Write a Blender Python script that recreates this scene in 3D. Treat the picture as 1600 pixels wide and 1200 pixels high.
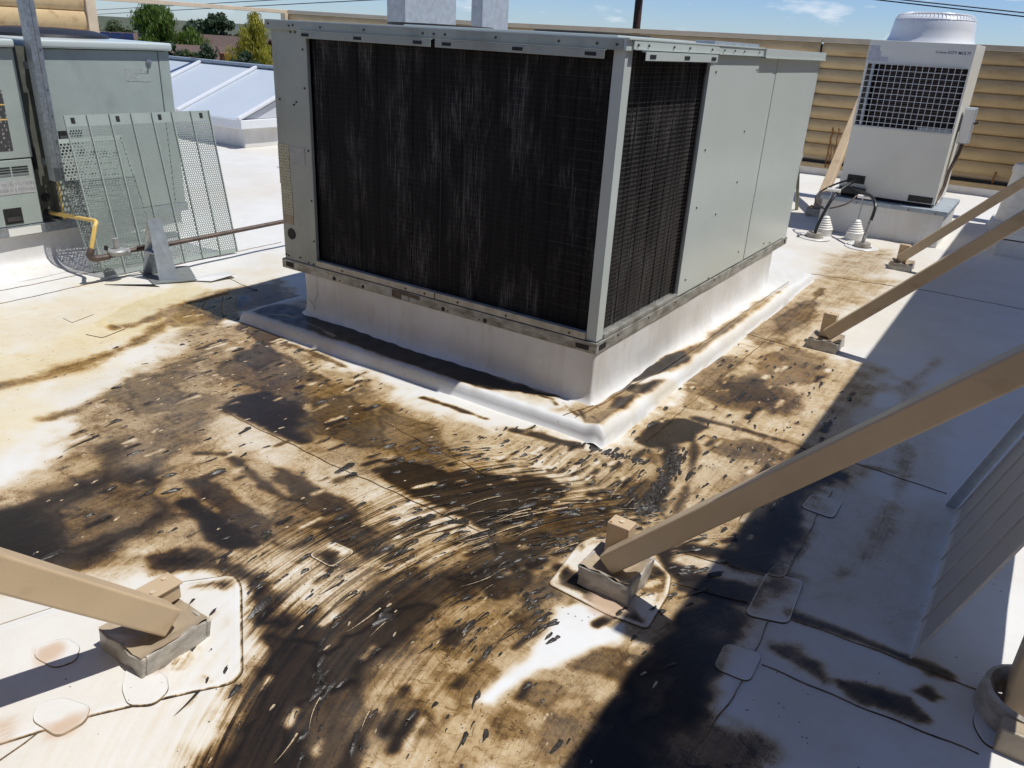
import bpy, bmesh, math, random
import numpy as np
from mathutils import Vector, Matrix
random.seed(7); np.random.seed(7)
PI = math.pi
S = bpy.context.scene
for o in list(bpy.data.objects): bpy.data.objects.remove(o)

# ---------------------------------------------------------------- camera
cam_d = bpy.data.cameras.new('camera'); cam = bpy.data.objects.new('camera', cam_d)
S.collection.objects.link(cam); S.camera = cam
YAW, PITCH, ROLL = -0.571555588, -0.416184125, 0.0578237064
fw = Vector((math.sin(YAW)*math.cos(PITCH), math.cos(YAW)*math.cos(PITCH), math.sin(PITCH)))
rt = Vector((math.cos(YAW), -math.sin(YAW), 0)); up = rt.cross(fw)
r2 = rt*math.cos(ROLL) + up*math.sin(ROLL); u2 = -rt*math.sin(ROLL) + up*math.cos(ROLL)
Mx = Matrix((r2, u2, -fw)).transposed().to_4x4(); Mx.translation = Vector((1.51512773, -3.05273636, 1.639))
cam.matrix_world = Mx
cam_d.sensor_width = 36.0; cam_d.lens = 36.0*1218.56977/1600.0
cam_d.clip_start = 0.05; cam_d.clip_end = 20000
S.render.resolution_x = 1024; S.render.resolution_y = 768

# ---------------------------------------------------------------- sky, sun, exposure
SUNV = Vector((0.405, 0.138, 1.0)).normalized()
EL = math.asin(SUNV.z); AZ = math.atan2(SUNV.x, SUNV.y)
world = bpy.data.worlds.new('World'); S.world = world; world.use_nodes = True
wn = world.node_tree.nodes; wl = world.node_tree.links
wn.clear()
wo = wn.new('ShaderNodeOutputWorld'); bg = wn.new('ShaderNodeBackground')
sky = wn.new('ShaderNodeTexSky'); sky.sky_type = 'NISHITA'; sky.sun_disc = False
sky.sun_elevation = EL; sky.sun_rotation = AZ
sky.altitude = 1700; sky.air_density = 1.0; sky.dust_density = 0.6; sky.ozone_density = 2.5
bg.inputs['Strength'].default_value = 0.125
# small fair-weather clouds low over the horizon
tc = wn.new('ShaderNodeTexCoord'); sp = wn.new('ShaderNodeSeparateXYZ'); wl.new(tc.outputs['Generated'], sp.inputs[0])
mp = wn.new('ShaderNodeMapping'); mp.inputs['Scale'].default_value = (9, 9, 34); wl.new(tc.outputs['Generated'], mp.inputs[0])
nz = wn.new('ShaderNodeTexNoise'); nz.inputs['Scale'].default_value = 1.6; nz.inputs['Detail'].default_value = 5; wl.new(mp.outputs[0], nz.inputs[0])
cr = wn.new('ShaderNodeValToRGB'); cr.color_ramp.elements[0].position = .565; cr.color_ramp.elements[1].position = .78; wl.new(nz.outputs['Fac'], cr.inputs[0])
m1 = wn.new('ShaderNodeMapRange'); m1.inputs['From Min'].default_value = .003; m1.inputs['From Max'].default_value = .03; wl.new(sp.outputs['Z'], m1.inputs['Value'])
m2 = wn.new('ShaderNodeMapRange'); m2.inputs['From Min'].default_value = .14; m2.inputs['From Max'].default_value = .07; wl.new(sp.outputs['Z'], m2.inputs['Value'])
ml = wn.new('ShaderNodeMath'); ml.operation = 'MULTIPLY'; wl.new(m1.outputs[0], ml.inputs[0]); wl.new(m2.outputs[0], ml.inputs[1])
ml2 = wn.new('ShaderNodeMath'); ml2.operation = 'MULTIPLY'; wl.new(ml.outputs[0], ml2.inputs[0]); wl.new(cr.outputs[0], ml2.inputs[1])
tn = wn.new('ShaderNodeMix'); tn.data_type = 'RGBA'; tn.blend_type = 'MULTIPLY'; tn.inputs['Factor'].default_value = 1; wl.new(sky.outputs[0], tn.inputs['A']); tn.inputs['B'].default_value = (.60, .70, .90, 1)
mx = wn.new('ShaderNodeMix'); mx.data_type = 'RGBA'; wl.new(ml2.outputs[0], mx.inputs['Factor'])
wl.new(tn.outputs['Result'], mx.inputs['A']); mx.inputs['B'].default_value = (7.6, 7.8, 8.2, 1)
wl.new(mx.outputs['Result'], bg.inputs['Color']); wl.new(bg.outputs[0], wo.inputs[0])
sun_d = bpy.data.lights.new('sun', 'SUN'); sun = bpy.data.objects.new('sun', sun_d); S.collection.objects.link(sun)
sun_d.energy = 4.6; sun_d.angle = math.radians(.5); sun_d.color = (1, .982, .945)
sun.rotation_euler = SUNV.to_track_quat('Z', 'Y').to_euler(); sun.location = (6, 2, 14)
vs = S.view_settings; vs.view_transform = 'Standard'; vs.look = 'None'; vs.gamma = 1; vs.exposure = 0.0; vs.use_curve_mapping = False

# ---------------------------------------------------------------- materials
def nt(name):
    m = bpy.data.materials.new(name); m.use_nodes = True
    n = m.node_tree.nodes; l = m.node_tree.links; b = n['Principled BSDF']
    return m, n, l, b
def noise(n, l, vec, scale, detail=4, rough=.55, dist=0):
    t = n.new('ShaderNodeTexNoise'); t.inputs['Scale'].default_value = scale; t.inputs['Detail'].default_value = detail
    t.inputs['Roughness'].default_value = rough; t.inputs['Distortion'].default_value = dist
    if vec is not None: l.new(vec, t.inputs['Vector'])
    return t
def ramp(n, l, fac, stops):
    r = n.new('ShaderNodeValToRGB'); e = r.color_ramp.elements
    while len(e) < len(stops): e.new(.5)
    for x, (p, c) in zip(e, stops):
        x.position = p; x.color = (c, c, c, 1) if not hasattr(c, '__len__') else (*c, 1)
    l.new(fac, r.inputs[0]); return r
def mixc(n, l, fac, a, b, mode='MIX'):
    m = n.new('ShaderNodeMix'); m.data_type = 'RGBA'; m.blend_type = mode
    for k, v in (('Factor', fac), ('A', a), ('B', b)):
        if hasattr(v, 'is_linked'): l.new(v, m.inputs[k])
        elif k == 'Factor': m.inputs[k].default_value = v
        else: m.inputs[k].default_value = (*v, 1)
    return m.outputs['Result']
def math_(n, l, op, a, b=0, clamp=False):
    m = n.new('ShaderNodeMath'); m.operation = op; m.use_clamp = clamp
    for i, v in enumerate((a, b)):
        if hasattr(v, 'is_linked'): l.new(v, m.inputs[i])
        else: m.inputs[i].default_value = v
    return m.outputs[0]
def mapping(n, l, scale, src='Object', rot=(0,0,0)):
    t = n.new('ShaderNodeTexCoord'); m = n.new('ShaderNodeMapping'); m.inputs['Scale'].default_value = scale
    m.inputs['Rotation'].default_value = rot
    l.new(t.outputs[src], m.inputs[0]); return m.outputs[0]
def pm(name, col, rough=.5, metal=0, var=.12, vscale=6, bump=.0, bscale=60, dirt=None, damt=.0, dscale=(3,3,3), dlo=.5, dhi=.75, coat=0, spec=.5, rvar=.12):
    m, n, l, b = nt(name)
    geo = n.new('ShaderNodeNewGeometry')
    ns = noise(n, l, geo.outputs['Position'], vscale, 6, .6)
    dark = tuple(c*(1-var*1.4) for c in col); lite = tuple(min(1, c*(1+var)) for c in col)
    r = ramp(n, l, ns.outputs['Fac'], [(.3, dark), (.7, lite)]); c = r.outputs[0]
    if dirt:
        mp_ = n.new('ShaderNodeMapping'); mp_.inputs['Scale'].default_value = dscale; l.new(geo.outputs['Position'], mp_.inputs[0])
        dn = noise(n, l, mp_.outputs[0], 1, 8, .68)
        dr = ramp(n, l, dn.outputs['Fac'], [(dlo, 0.0), (dhi, damt)])
        c = mixc(n, l, dr.outputs[0], c, dirt)
    l.new(c, b.inputs['Base Color'])
    rn = noise(n, l, geo.outputs['Position'], vscale*3, 3)
    mr = n.new('ShaderNodeMapRange'); mr.inputs['To Min'].default_value = max(0, rough-rvar); mr.inputs['To Max'].default_value = min(1, rough+rvar)
    l.new(rn.outputs['Fac'], mr.inputs['Value']); l.new(mr.outputs[0], b.inputs['Roughness'])
    b.inputs['Metallic'].default_value = metal; b.inputs['Specular IOR Level'].default_value = spec
    b.inputs['Coat Weight'].default_value = coat
    if bump:
        bn = noise(n, l, geo.outputs['Position'], bscale, 4); bp = n.new('ShaderNodeBump')
        bp.inputs['Strength'].default_value = bump; bp.inputs['Distance'].default_value = .004
        l.new(bn.outputs['Fac'], bp.inputs['Height']); l.new(bp.outputs[0], b.inputs['Normal'])
    return m
M = {}
M['green'] = pm('unit_paint_sunlit', (.50, .55, .52), .22, 0, .02, 1.5, .35, 3.2, (.36, .36, .32), .12, (2.5, 2.5, 7), .55, .8, rvar=.07)  # lighter copy of the unit paint, sunlight on the right side put into it
M['green_shaded'] = pm('unit_paint_shaded', (.355, .375, .33), .45, 0, .10, 4, .10, 12, (.10, .095, .07), .5, (5, 5, 1.5), .5, .8)  # same unit paint, darkened for the front and left sides in shade
M['green_old'] = pm('old_unit_paint', (.35, .395, .36), .38, 0, .08, 4, .1, 10, (.13, .13, .11), .4, (3, 3, 1.2), .52, .8)
M['recess'] = pm('shaded_recess', (.11, .115, .09), .6, 0, .2, 12)  # unit paint darkened, the recess's shade is put into the colour
M['guard_grey'] = pm('weathered_guard', (.52, .50, .475), .5, .1, .1, 12)
M['dark_gap'] = pm('dark_gap', (.012, .012, .014), .7, 0, .2, 20)
M['rail'] = pm('grimy_rail', (.38, .375, .345), .45, .3, .18, 10, .2, 40, (.10, .085, .06), .8, (9, 9, 22), .42, .65)
M['rail_pale'] = pm('pale_drip_rail', (.47, .44, .36), .5, .1, .12, 14, .2, 40, (.2, .17, .12), .6, (12, 12, 6), .45, .7)
M['galv'] = pm('galvanized', (.42, .45, .48), .38, .75, .22, 45, .1, 60, (.30, .30, .28), .4, (8, 8, 3), .45, .7)
M['galv_flat'] = pm('galvanized_flat', (.36, .41, .46), .55, .35, .12, 18, .1, 60)
M['white_pm'] = pm('white_cabinet', (.74, .73, .66), .36, 0, .03, 3, .0, 9, (.5, .48, .42), .18, (3, 3, 2), .5, .8)
M['white_bright'] = pm('white_cowl', (.72, .73, .74), .3, 0, .03, 3, coat=.2)
M['white_rubber'] = pm('white_boot', (.74, .72, .67), .5, 0, .07, 12, .2, 30, (.4, .33, .24), .35, (12, 12, 20), .5, .75)
M['tan'] = pm('tan_paint', (.52, .39, .245), .42, 0, .06, 5, .08, 24, (.28, .17, .09), .5, (7, 7, 9), .54, .74)
M['tan_louver'] = pm('tan_louver', (.58, .42, .215), .42, 0, .10, 3, .1, 14, (.30, .15, .05), .6, (2.2, 9, 9), .52, .72)
M['tan_rail'] = pm('tan_rail', (.62, .50, .35), .45, 0, .08, 5, .1, 20, (.3, .15, .06), .4, (4, 4, 4), .6, .8)
M['rust'] = pm('rust_streak', (.30, .12, .03), .8, 0, .35, 30, .2, 60)
M['pipe_dark'] = pm('dark_pipe', (.10, .072, .06), .55, .3, .3, 25, .3, 60, (.2, .11, .06), .6, (20, 20, 20), .5, .7)
M['pipe_yellow'] = pm('yellow_pipe', (.70, .47, .13), .45, 0, .1, 12, .1, 40, (.6, .5, .3), .4, (18, 18, 18), .5, .7)
M['cast'] = pm('cast_grey', (.34, .34, .33), .5, .3, .15, 30, .2, 60)
M['mat'] = pm('grey_rubber_mat', (.16, .17, .165), .7, 0, .15, 20, .2, 50)
M['black'] = pm('black_rubber', (.018, .018, .018), .45, 0, .2, 30)
M['label_white'] = None
M['brown_wood'] = pm('brown_pole', (.07, .028, .018), .8, 0, .3, 8)
M['wire'] = pm('wire', (.03, .03, .04), .6)
M['sealant'] = pm('sealant', (.40, .32, .22), .35, 0, .15, 20, .4, 40, (.2, .15, .09), .6, (20, 20, 20), .48, .7)
M['curb_block'] = pm('pitch_pan_membrane', (.40, .365, .31), .4, 0, .16, 18, .5, 45, (.12, .09, .06), .7, (14, 14, 30), .46, .7)
M['flue'] = pm('flue_sheet_metal', (.46, .50, .53), .5, .3, .12, 14, .1, 40)
M['screw'] = pm('screw_metal', (.25, .25, .25), .35, .8)
M['screw_dark'] = pm('screw_dark', (.05, .045, .04), .6, .2)
M['foil'] = pm('torn_foil', (.62, .60, .55), .3, .5, .2, 30, .8, 50)

def membrane_material(name, flat=False):
    """white roof membrane; attributes hold where the roof is stained (a), how warm (b), paint spots (c), flow lines (flow)"""
    m, n, l, b = nt(name)
    geo = n.new('ShaderNodeNewGeometry'); pos = geo.outputs['Position']
    at = n.new('ShaderNodeAttribute'); at.attribute_name = 'stain'; sx = n.new('ShaderNodeSeparateColor'); l.new(at.outputs['Color'], sx.inputs[0])
    fl = n.new('ShaderNodeAttribute'); fl.attribute_name = 'flow'
    mpf = n.new('ShaderNodeMapping'); mpf.inputs['Scale'].default_value = (38, 1.3, 0); l.new(fl.outputs['Vector'], mpf.inputs[0])
    st = noise(n, l, mpf.outputs[0], 1, 7, .62, .3)                  # long streaks along the flow
    mpf2 = n.new('ShaderNodeMapping'); mpf2.inputs['Scale'].default_value = (150, 6, 0); l.new(fl.outputs['Vector'], mpf2.inputs[0])
    st2 = noise(n, l, mpf2.outputs[0], 1, 4, .6, .6)
    bl = noise(n, l, pos, 7.5, 9, .66, .4)
    sm = noise(n, l, pos, 55, 5, .7)
    D, W, T = sx.outputs[0], sx.outputs[1], sx.outputs[2]
    # break the mask edges with noise, more where it is half stained
    amp = math_(n, l, 'MULTIPLY', math_(n, l, 'MULTIPLY', D, math_(n, l, 'SUBTRACT', 1.0, D)), 4.0)
    amp = math_(n, l, 'MULTIPLY', amp, math_(n, l, 'ADD', math_(n, l, 'MULTIPLY', D, 3.2), .12, True))
    stc = ramp(n, l, st.outputs['Fac'], [(.38, 0.0), (.47, .35), (.53, .62), (.62, 1.0)])
    s1 = math_(n, l, 'MULTIPLY', math_(n, l, 'SUBTRACT', stc.outputs[0], .5), math_(n, l, 'ADD', math_(n, l, 'MULTIPLY', at.outputs['Alpha'], .62), .12))
    s2 = math_(n, l, 'MULTIPLY', math_(n, l, 'SUBTRACT', st2.outputs['Fac'], .5), math_(n, l, 'ADD', math_(n, l, 'MULTIPLY', at.outputs['Alpha'], .8), .25))
    s3 = math_(n, l, 'MULTIPLY', math_(n, l, 'SUBTRACT', bl.outputs['Fac'], .5), 1.0)
    s4 = math_(n, l, 'MULTIPLY', math_(n, l, 'SUBTRACT', sm.outputs['Fac'], .5), .50)
    tot = math_(n, l, 'ADD', math_(n, l, 'ADD', s1, s2), math_(n, l, 'ADD', s3, s4))
    # tide marks where puddles dried: thin curling lines
    tdn = noise(n, l, pos, 5.5, 3, .5, 2.2); td = ramp(n, l, tdn.outputs['Fac'], [(.468, 0.0), (.482, 1.0), (.487, .15), (.50, 0.0)])
    tdn2 = noise(n, l, pos, 17, 2, .5, 1.6); td2 = ramp(n, l, tdn2.outputs['Fac'], [(.545, 0.0), (.56, 1.0), (.568, .1), (.59, 0.0)])
    tide = math_(n, l, 'MULTIPLY', math_(n, l, 'ADD', math_(n, l, 'MULTIPLY', td.outputs[0], .20), math_(n, l, 'MULTIPLY', td2.outputs[0], .16)), amp)
    tot = math_(n, l, 'MAXIMUM', tot, math_(n, l, 'MULTIPLY', tot, .55))
    d2 = math_(n, l, 'ADD', math_(n, l, 'ADD', D, tide), math_(n, l, 'MULTIPLY', tot, amp), True)
    warm = ramp(n, l, d2, [(0, (.66, .665, .655)), (.13, (.61, .545, .43)), (.30, (.45, .33, .18)), (.48, (.24, .142, .048)), (.68, (.088, .048, .014)), (.86, (.034, .020, .009)), (1, (.014, .010, .006))])
    cold = ramp(n, l, d2, [(0, (.66, .665, .66)), (.13, (.59, .55, .48)), (.30, (.41, .33, .23)), (.48, (.18, .128, .078)), (.68, (.055, .039, .027)), (.86, (.024, .017, .012)), (1, (.010, .008, .007))])
    c = mixc(n, l, math_(n, l, 'ADD', math_(n, l, 'MULTIPLY', W, .8), .28, True), cold.outputs[0], warm.outputs[0])
    yl = n.new('ShaderNodeSeparateXYZ'); l.new(fl.outputs['Vector'], yl.inputs[0]); c = mixc(n, l, math_(n, l, 'MULTIPLY', yl.outputs[2], math_(n, l, 'ADD', math_(n, l, 'MULTIPLY', bl.outputs['Fac'], .8), .5), True), c, (1.0, .93, .68), 'MULTIPLY')
    # general age film on clean membrane
    gr = ramp(n, l, bl.outputs['Fac'], [(.45, 0.0), (.8, .30)]); c = mixc(n, l, gr.outputs[0], c, (.50, .44, .35), 'MULTIPLY') if False else c
    fx = noise(n, l, pos, 2.1, 8, .7, .2); fr = ramp(n, l, fx.outputs['Fac'], [(.42, 0.0), (.75, .45)])
    c = mixc(n, l, math_(n, l, 'MULTIPLY', fr.outputs[0], math_(n, l, 'SUBTRACT', 1.0, D)), c, (.50, .45, .37))
    # specks
    vo = n.new('ShaderNodeTexVoronoi'); vo.inputs['Scale'].default_value = 42; l.new(pos, vo.inputs['Vector'])
    vn = noise(n, l, pos, 5, 3); spk = math_(n, l, 'MULTIPLY', math_(n, l, 'LESS_THAN', vo.outputs['Distance'], .12), math_(n, l, 'GREATER_THAN', math_(n, l, 'ADD', vn.outputs['Fac'], math_(n, l, 'MULTIPLY', D, .25)), .62))
    c = mixc(n, l, math_(n, l, 'MULTIPLY', spk, .8), c, (.03, .022, .016))
    c = mixc(n, l, math_(n, l, 'MULTIPLY', T, .9), c, (.50, .365, .255))
    l.new(c, b.inputs['Base Color'])
    rr = ramp(n, l, d2, [(0, .50), (.3, .42), (.6, .33), (1, .30)])
    pud = n.new('ShaderNodeMapRange'); pud.inputs['From Min'].default_value = .80; pud.inputs['From Max'].default_value = .93; l.new(yl.outputs[2], pud.inputs['Value'])
    l.new(math_(n, l, 'ADD', math_(n, l, 'MULTIPLY', rr.outputs[0], math_(n, l, 'SUBTRACT', 1.0, pud.outputs[0])), .03), b.inputs['Roughness'])
    b.inputs['Specular IOR Level'].default_value = .26
    hh = math_(n, l, 'ADD', math_(n, l, 'MULTIPLY', bl.outputs['Fac'], .6), math_(n, l, 'MULTIPLY', math_(n, l, 'ADD', st2.outputs['Fac'], sm.outputs['Fac']), math_(n, l, 'MULTIPLY', D, .35)))
    bp = n.new('ShaderNodeBump'); bp.inputs['Distance'].default_value = .006; l.new(math_(n, l, 'ADD', math_(n, l, 'MULTIPLY', math_(n, l, 'SUBTRACT', 1.0, pud.outputs[0]), .54), .012), bp.inputs['Strength'])
    l.new(hh, bp.inputs['Height']); l.new(bp.outputs[0], b.inputs['Normal'])
    return m
M['membrane'] = membrane_material('roof_membrane')

def clean_membrane():
    m, n, l, b = nt('curb_membrane')
    geo = n.new('ShaderNodeNewGeometry'); pos = geo.outputs['Position']
    a = noise(n, l, pos, 3, 8, .65); r = ramp(n, l, a.outputs['Fac'], [(.35, (.60, .575, .53)), (.6, (.69, .68, .66))])
    mp_ = n.new('ShaderNodeMapping'); mp_.inputs['Scale'].default_value = (16, 16, 1.6); l.new(pos, mp_.inputs[0])
    s = noise(n, l, mp_.outputs[0], 1, 7, .7); sr = ramp(n, l, s.outputs['Fac'], [(.52, 0.0), (.8, .5)])
    c = mixc(n, l, sr.outputs[0], r.outputs[0], (.42, .35, .26))
    l.new(c, b.inputs['Base Color']); b.inputs['Roughness'].default_value = .38
    h = noise(n, l, pos, 14, 4); bp = n.new('ShaderNodeBump'); bp.inputs['Strength'].default_value = .35; bp.inputs['Distance'].default_value = .006
    l.new(h.outputs['Fac'], bp.inputs['Height']); l.new(bp.outputs[0], b.inputs['Normal'])
    return m
M['curb'] = clean_membrane()

def coil_material(name, ax):
    """dirty condenser fins: near black with pale worn vertical strokes and faint tube rows"""
    m, n, l, b = nt(name)
    geo = n.new('ShaderNodeNewGeometry'); pos = geo.outputs['Position']
    def st(sc, z, det, lo, hi, v):
        mp_ = n.new('ShaderNodeMapping'); mp_.inputs['Scale'].default_value = (sc, sc, z); l.new(pos, mp_.inputs[0])
        t = noise(n, l, mp_.outputs[0], 1, det, .6); return ramp(n, l, t.outputs['Fac'], [(lo, 0.0), (hi, v)]).outputs[0]
    a = st(120, 5, 4, .52, .80, .62); a2 = st(220, 14, 3, .50, .78, .5); big = st(7.0, 2.2, 7, .48, .74, .9); sme = st(34, 1.6, 6, .48, .80, .42)
    f = math_(n, l, 'MULTIPLY', math_(n, l, 'ADD', a, a2), math_(n, l, 'ADD', math_(n, l, 'MULTIPLY', big, .95), .05), True)
    f = math_(n, l, 'ADD', f, math_(n, l, 'MULTIPLY', sme, math_(n, l, 'ADD', math_(n, l, 'MULTIPLY', big, .30), .07)), True)
    wv = n.new('ShaderNodeTexWave'); wv.wave_type = 'BANDS'; wv.bands_direction = 'Z'; wv.inputs['Scale'].default_value = 12.5; l.new(pos, wv.inputs['Vector'])
    tb = ramp(n, l, wv.outputs['Fac'], [(.93, 0.0), (1.0, 1.0)])
    tb2 = math_(n, l, 'MULTIPLY', tb.outputs[0], math_(n, l, 'ADD', math_(n, l, 'MULTIPLY', big, .16), .03))
    c = mixc(n, l, f, (.011, .0105, .0115), (.42, .40, .37))
    c = mixc(n, l, tb2, c, (.26, .26, .28))
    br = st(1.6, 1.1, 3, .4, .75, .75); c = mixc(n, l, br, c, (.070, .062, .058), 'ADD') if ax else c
    l.new(c, b.inputs['Base Color']); b.inputs['Roughness'].default_value = .75; b.inputs['Specular IOR Level'].default_value = .12
    mp_ = n.new('ShaderNodeMapping'); mp_.inputs['Scale'].default_value = (260, 260, 6); l.new(pos, mp_.inputs[0])
    h = noise(n, l, mp_.outputs[0], 1, 2); bp = n.new('ShaderNodeBump'); bp.inputs['Strength'].default_value = .6; bp.inputs['Distance'].default_value = .003
    l.new(h.outputs['Fac'], bp.inputs['Height']); l.new(bp.outputs[0], b.inputs['Normal'])
    return m
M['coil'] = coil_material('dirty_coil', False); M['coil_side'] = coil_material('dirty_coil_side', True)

def perforated(name, per, hole, axes, col=(.27, .31, .28, 1)):
    """painted sheet metal with round holes in a staggered pattern, in the sheet's own coordinates"""
    m, n, l, b = nt(name); out = n['Material Output']
    t = n.new('ShaderNodeTexCoord'); s = n.new('ShaderNodeSeparateXYZ'); l.new(t.outputs['Object'], s.inputs[0])
    u, v = s.outputs[axes[0]], s.outputs[axes[1]]
    vr = math_(n, l, 'DIVIDE', v, per*.866); row = math_(n, l, 'FLOOR', vr)
    ur = math_(n, l, 'ADD', math_(n, l, 'DIVIDE', u, per), math_(n, l, 'MULTIPLY', math_(n, l, 'MODULO', math_(n, l, 'ABSOLUTE', row), 2.0), .5))
    fu = math_(n, l, 'SUBTRACT', math_(n, l, 'FRACT', ur), .5); fv = math_(n, l, 'MULTIPLY', math_(n, l, 'SUBTRACT', math_(n, l, 'FRACT', vr), .5), .866)
    d = math_(n, l, 'SQRT', math_(n, l, 'ADD', math_(n, l, 'MULTIPLY', fu, fu), math_(n, l, 'MULTIPLY', fv, fv)))
    solid = math_(n, l, 'GREATER_THAN', d, hole)
    b.inputs['Base Color'].default_value = col; b.inputs['Roughness'].default_value = .42
    tr = n.new('ShaderNodeBsdfTransparent'); mx_ = n.new('ShaderNodeMixShader')
    l.new(solid, mx_.inputs[0]); l.new(tr.outputs[0], mx_.inputs[1]); l.new(b.outputs[0], mx_.inputs[2]); l.new(mx_.outputs[0], out.inputs[0])
    return m

def print_material(name, paper, ink, su, sv, thr=.5, axes=(0, 2), dens=.6):
    """paper label with rows of illegible small print"""
    m, n, l, b = nt(name); t = n.new('ShaderNodeTexCoord'); s = n.new('ShaderNodeSeparateXYZ'); l.new(t.outputs['Object'], s.inputs[0])
    cb = n.new('ShaderNodeCombineXYZ'); u, v = s.outputs[axes[0]], s.outputs[axes[1]]
    l.new(math_(n, l, 'MULTIPLY', u, su), cb.inputs[0]); l.new(math_(n, l, 'FLOOR', math_(n, l, 'MULTIPLY', v, sv)), cb.inputs[1])
    ns = noise(n, l, cb.outputs[0], 1, 2); row = math_(n, l, 'LESS_THAN', math_(n, l, 'FRACT', math_(n, l, 'MULTIPLY', v, sv)), .55)
    f = math_(n, l, 'MULTIPLY', math_(n, l, 'MULTIPLY', math_(n, l, 'GREATER_THAN', ns.outputs['Fac'], thr), row), dens)
    w = noise(n, l, t.outputs['Object'], 30, 4); pc = ramp(n, l, w.outputs['Fac'], [(.3, tuple(c*.75 for c in paper)), (.7, paper)])
    l.new(mixc(n, l, f, pc.outputs[0], ink), b.inputs['Base Color']); b.inputs['Roughness'].default_value = .6
    return m
M['lab_yellow'] = print_material('yellowed_label', (.52, .49, .34), (.10, .10, .08), 90, 60, .50)
M['lab_white'] = print_material('white_label', (.42, .42, .40), (.2, .2, .2), 60, 55, .62)
M['lab_tan'] = print_material('tan_label', (.38, .31, .22), (.3, .2, .15), 30, 30, .6)
M['lab_scr'] = print_material('scratched_label', (.45, .45, .44), (.08, .08, .09), 160, 26, .52, (1, 2))
M['lab_ghost'] = print_material('label_residue', (.36, .40, .37), (.25, .29, .26), 40, 30, .5, (1, 2))
M['lab_warn'] = print_material('dark_warning_label', (.06, .06, .06), (.45, .42, .38), 50, 40, .56, (1, 2))
M['lab_cond'] = print_material('pale_label', (.56, .57, .62), (.40, .42, .48), 60, 40, .55)

# ---------------------------------------------------------------- builders
class MB:
    def __init__(s): s.bm = bmesh.new()
    def box(s, a, b, bev=0.0, mat=None, seg=2):
        x0, y0, z0 = (min(p, q) for p, q in zip(a, b)); x1, y1, z1 = (max(p, q) for p, q in zip(a, b))
        vs_ = [s.bm.verts.new(p) for p in ((x0,y0,z0),(x1,y0,z0),(x1,y1,z0),(x0,y1,z0),(x0,y0,z1),(x1,y0,z1),(x1,y1,z1),(x0,y1,z1))]
        fs = [s.bm.faces.new([vs_[i] for i in f]) for f in ((0,3,2,1),(4,5,6,7),(0,1,5,4),(1,2,6,5),(2,3,7,6),(3,0,4,7))]
        if bev > 0:
            es = list({e for f in fs for e in f.edges})
            r = bmesh.ops.bevel(s.bm, geom=es, offset=bev, segments=seg, affect='EDGES', profile=.5)
            vs_ = list({v for f in r['faces'] for v in f.verts} | {v for f in fs if f.is_valid for v in f.verts})
        if mat is not None:
            for v in vs_:
                if v.is_valid: v.co = mat @ v.co
        return s
    def tube(s, pts, r, seg=10, caps=True):
        pts = [Vector(p) for p in pts]; rings = []
        rs = r if hasattr(r, '__len__') else [r]*len(pts)
        t0 = (pts[1]-pts[0]).normalized(); ref = Vector((0,0,1)) if abs(t0.z) < .9 else Vector((1,0,0))
        for i, p in enumerate(pts):
            t = (pts[min(i+1, len(pts)-1)]-pts[max(i-1, 0)]).normalized()
            a = (ref - t*ref.dot(t)).normalized(); ref = a; bb = t.cross(a)
            rings.append([s.bm.verts.new(p + (a*math.cos(2*PI*k/seg)+bb*math.sin(2*PI*k/seg))*rs[i]) for k in range(seg)])
        for q in range(len(rings)-1):
            for k in range(seg):
                s.bm.faces.new((rings[q][k], rings[q][(k+1)%seg], rings[q+1][(k+1)%seg], rings[q+1][k]))
        if caps: s.bm.faces.new(rings[0][::-1]); s.bm.faces.new(rings[-1])
        return s
    def lathe(s, prof, c, seg=28, cap=True):
        rings = [[s.bm.verts.new((c[0]+r*math.cos(2*PI*k/seg), c[1]+r*math.sin(2*PI*k/seg), c[2]+z)) for k in range(seg)] for r, z in prof]
        for q in range(len(rings)-1):
            for k in range(seg): s.bm.faces.new((rings[q][k], rings[q][(k+1)%seg], rings[q+1][(k+1)%seg], rings[q+1][k]))
        if cap: s.bm.faces.new(rings[0][::-1]); s.bm.faces.new(rings[-1])
        return s
    def extrude(s, poly, vec):
        a = [s.bm.verts.new(p) for p in poly]; b = [s.bm.verts.new(Vector(p)+Vector(vec)) for p in poly]
        s.bm.faces.new(a[::-1]); s.bm.faces.new(b)
        for i in range(len(a)): j = (i+1) % len(a); s.bm.faces.new((a[i], a[j], b[j], b[i]))
        return s
    def build(s, name, mat, parent=None, smooth=False):
        bmesh.ops.recalc_face_normals(s.bm, faces=s.bm.faces[:])
        me = bpy.data.meshes.new(name); s.bm.to_mesh(me); s.bm.free()
        me.materials.append(mat)
        if smooth:
            me.shade_smooth(); me.set_sharp_from_angle(angle=math.radians(35))
        o = bpy.data.objects.new(name, me); S.collection.objects.link(o)
        if parent is not None: attach(o, parent)
        return o
def attach(o, parent):
    o.parent = parent; o.matrix_parent_inverse = Matrix.Translation(parent.location).inverted() if parent.rotation_euler.to_quaternion().angle < 1e-6 else parent.matrix_basis.inverted()
def raw(name, verts, faces, mat, parent=None, smooth=False):
    me = bpy.data.meshes.new(name); me.from_pydata([tuple(v) for v in verts], [], [tuple(f) for f in faces]); me.update(); me.materials.append(mat)
    if smooth: me.shade_smooth()
    o = bpy.data.objects.new(name, me); S.collection.objects.link(o)
    if parent is not None: attach(o, parent)
    return o
def thing(name, label, cat, loc, group=None):
    o = bpy.data.objects.new(name, None); o.empty_display_size = .1; S.collection.objects.link(o); o.location = loc
    tag(o, label, cat, group); return o
def tag(o, label=None, cat=None, group=None, kind=None):
    if label: o['label'] = label
    if cat: o['category'] = cat
    if group: o['group'] = group
    if kind: o['kind'] = kind
    return o
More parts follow.
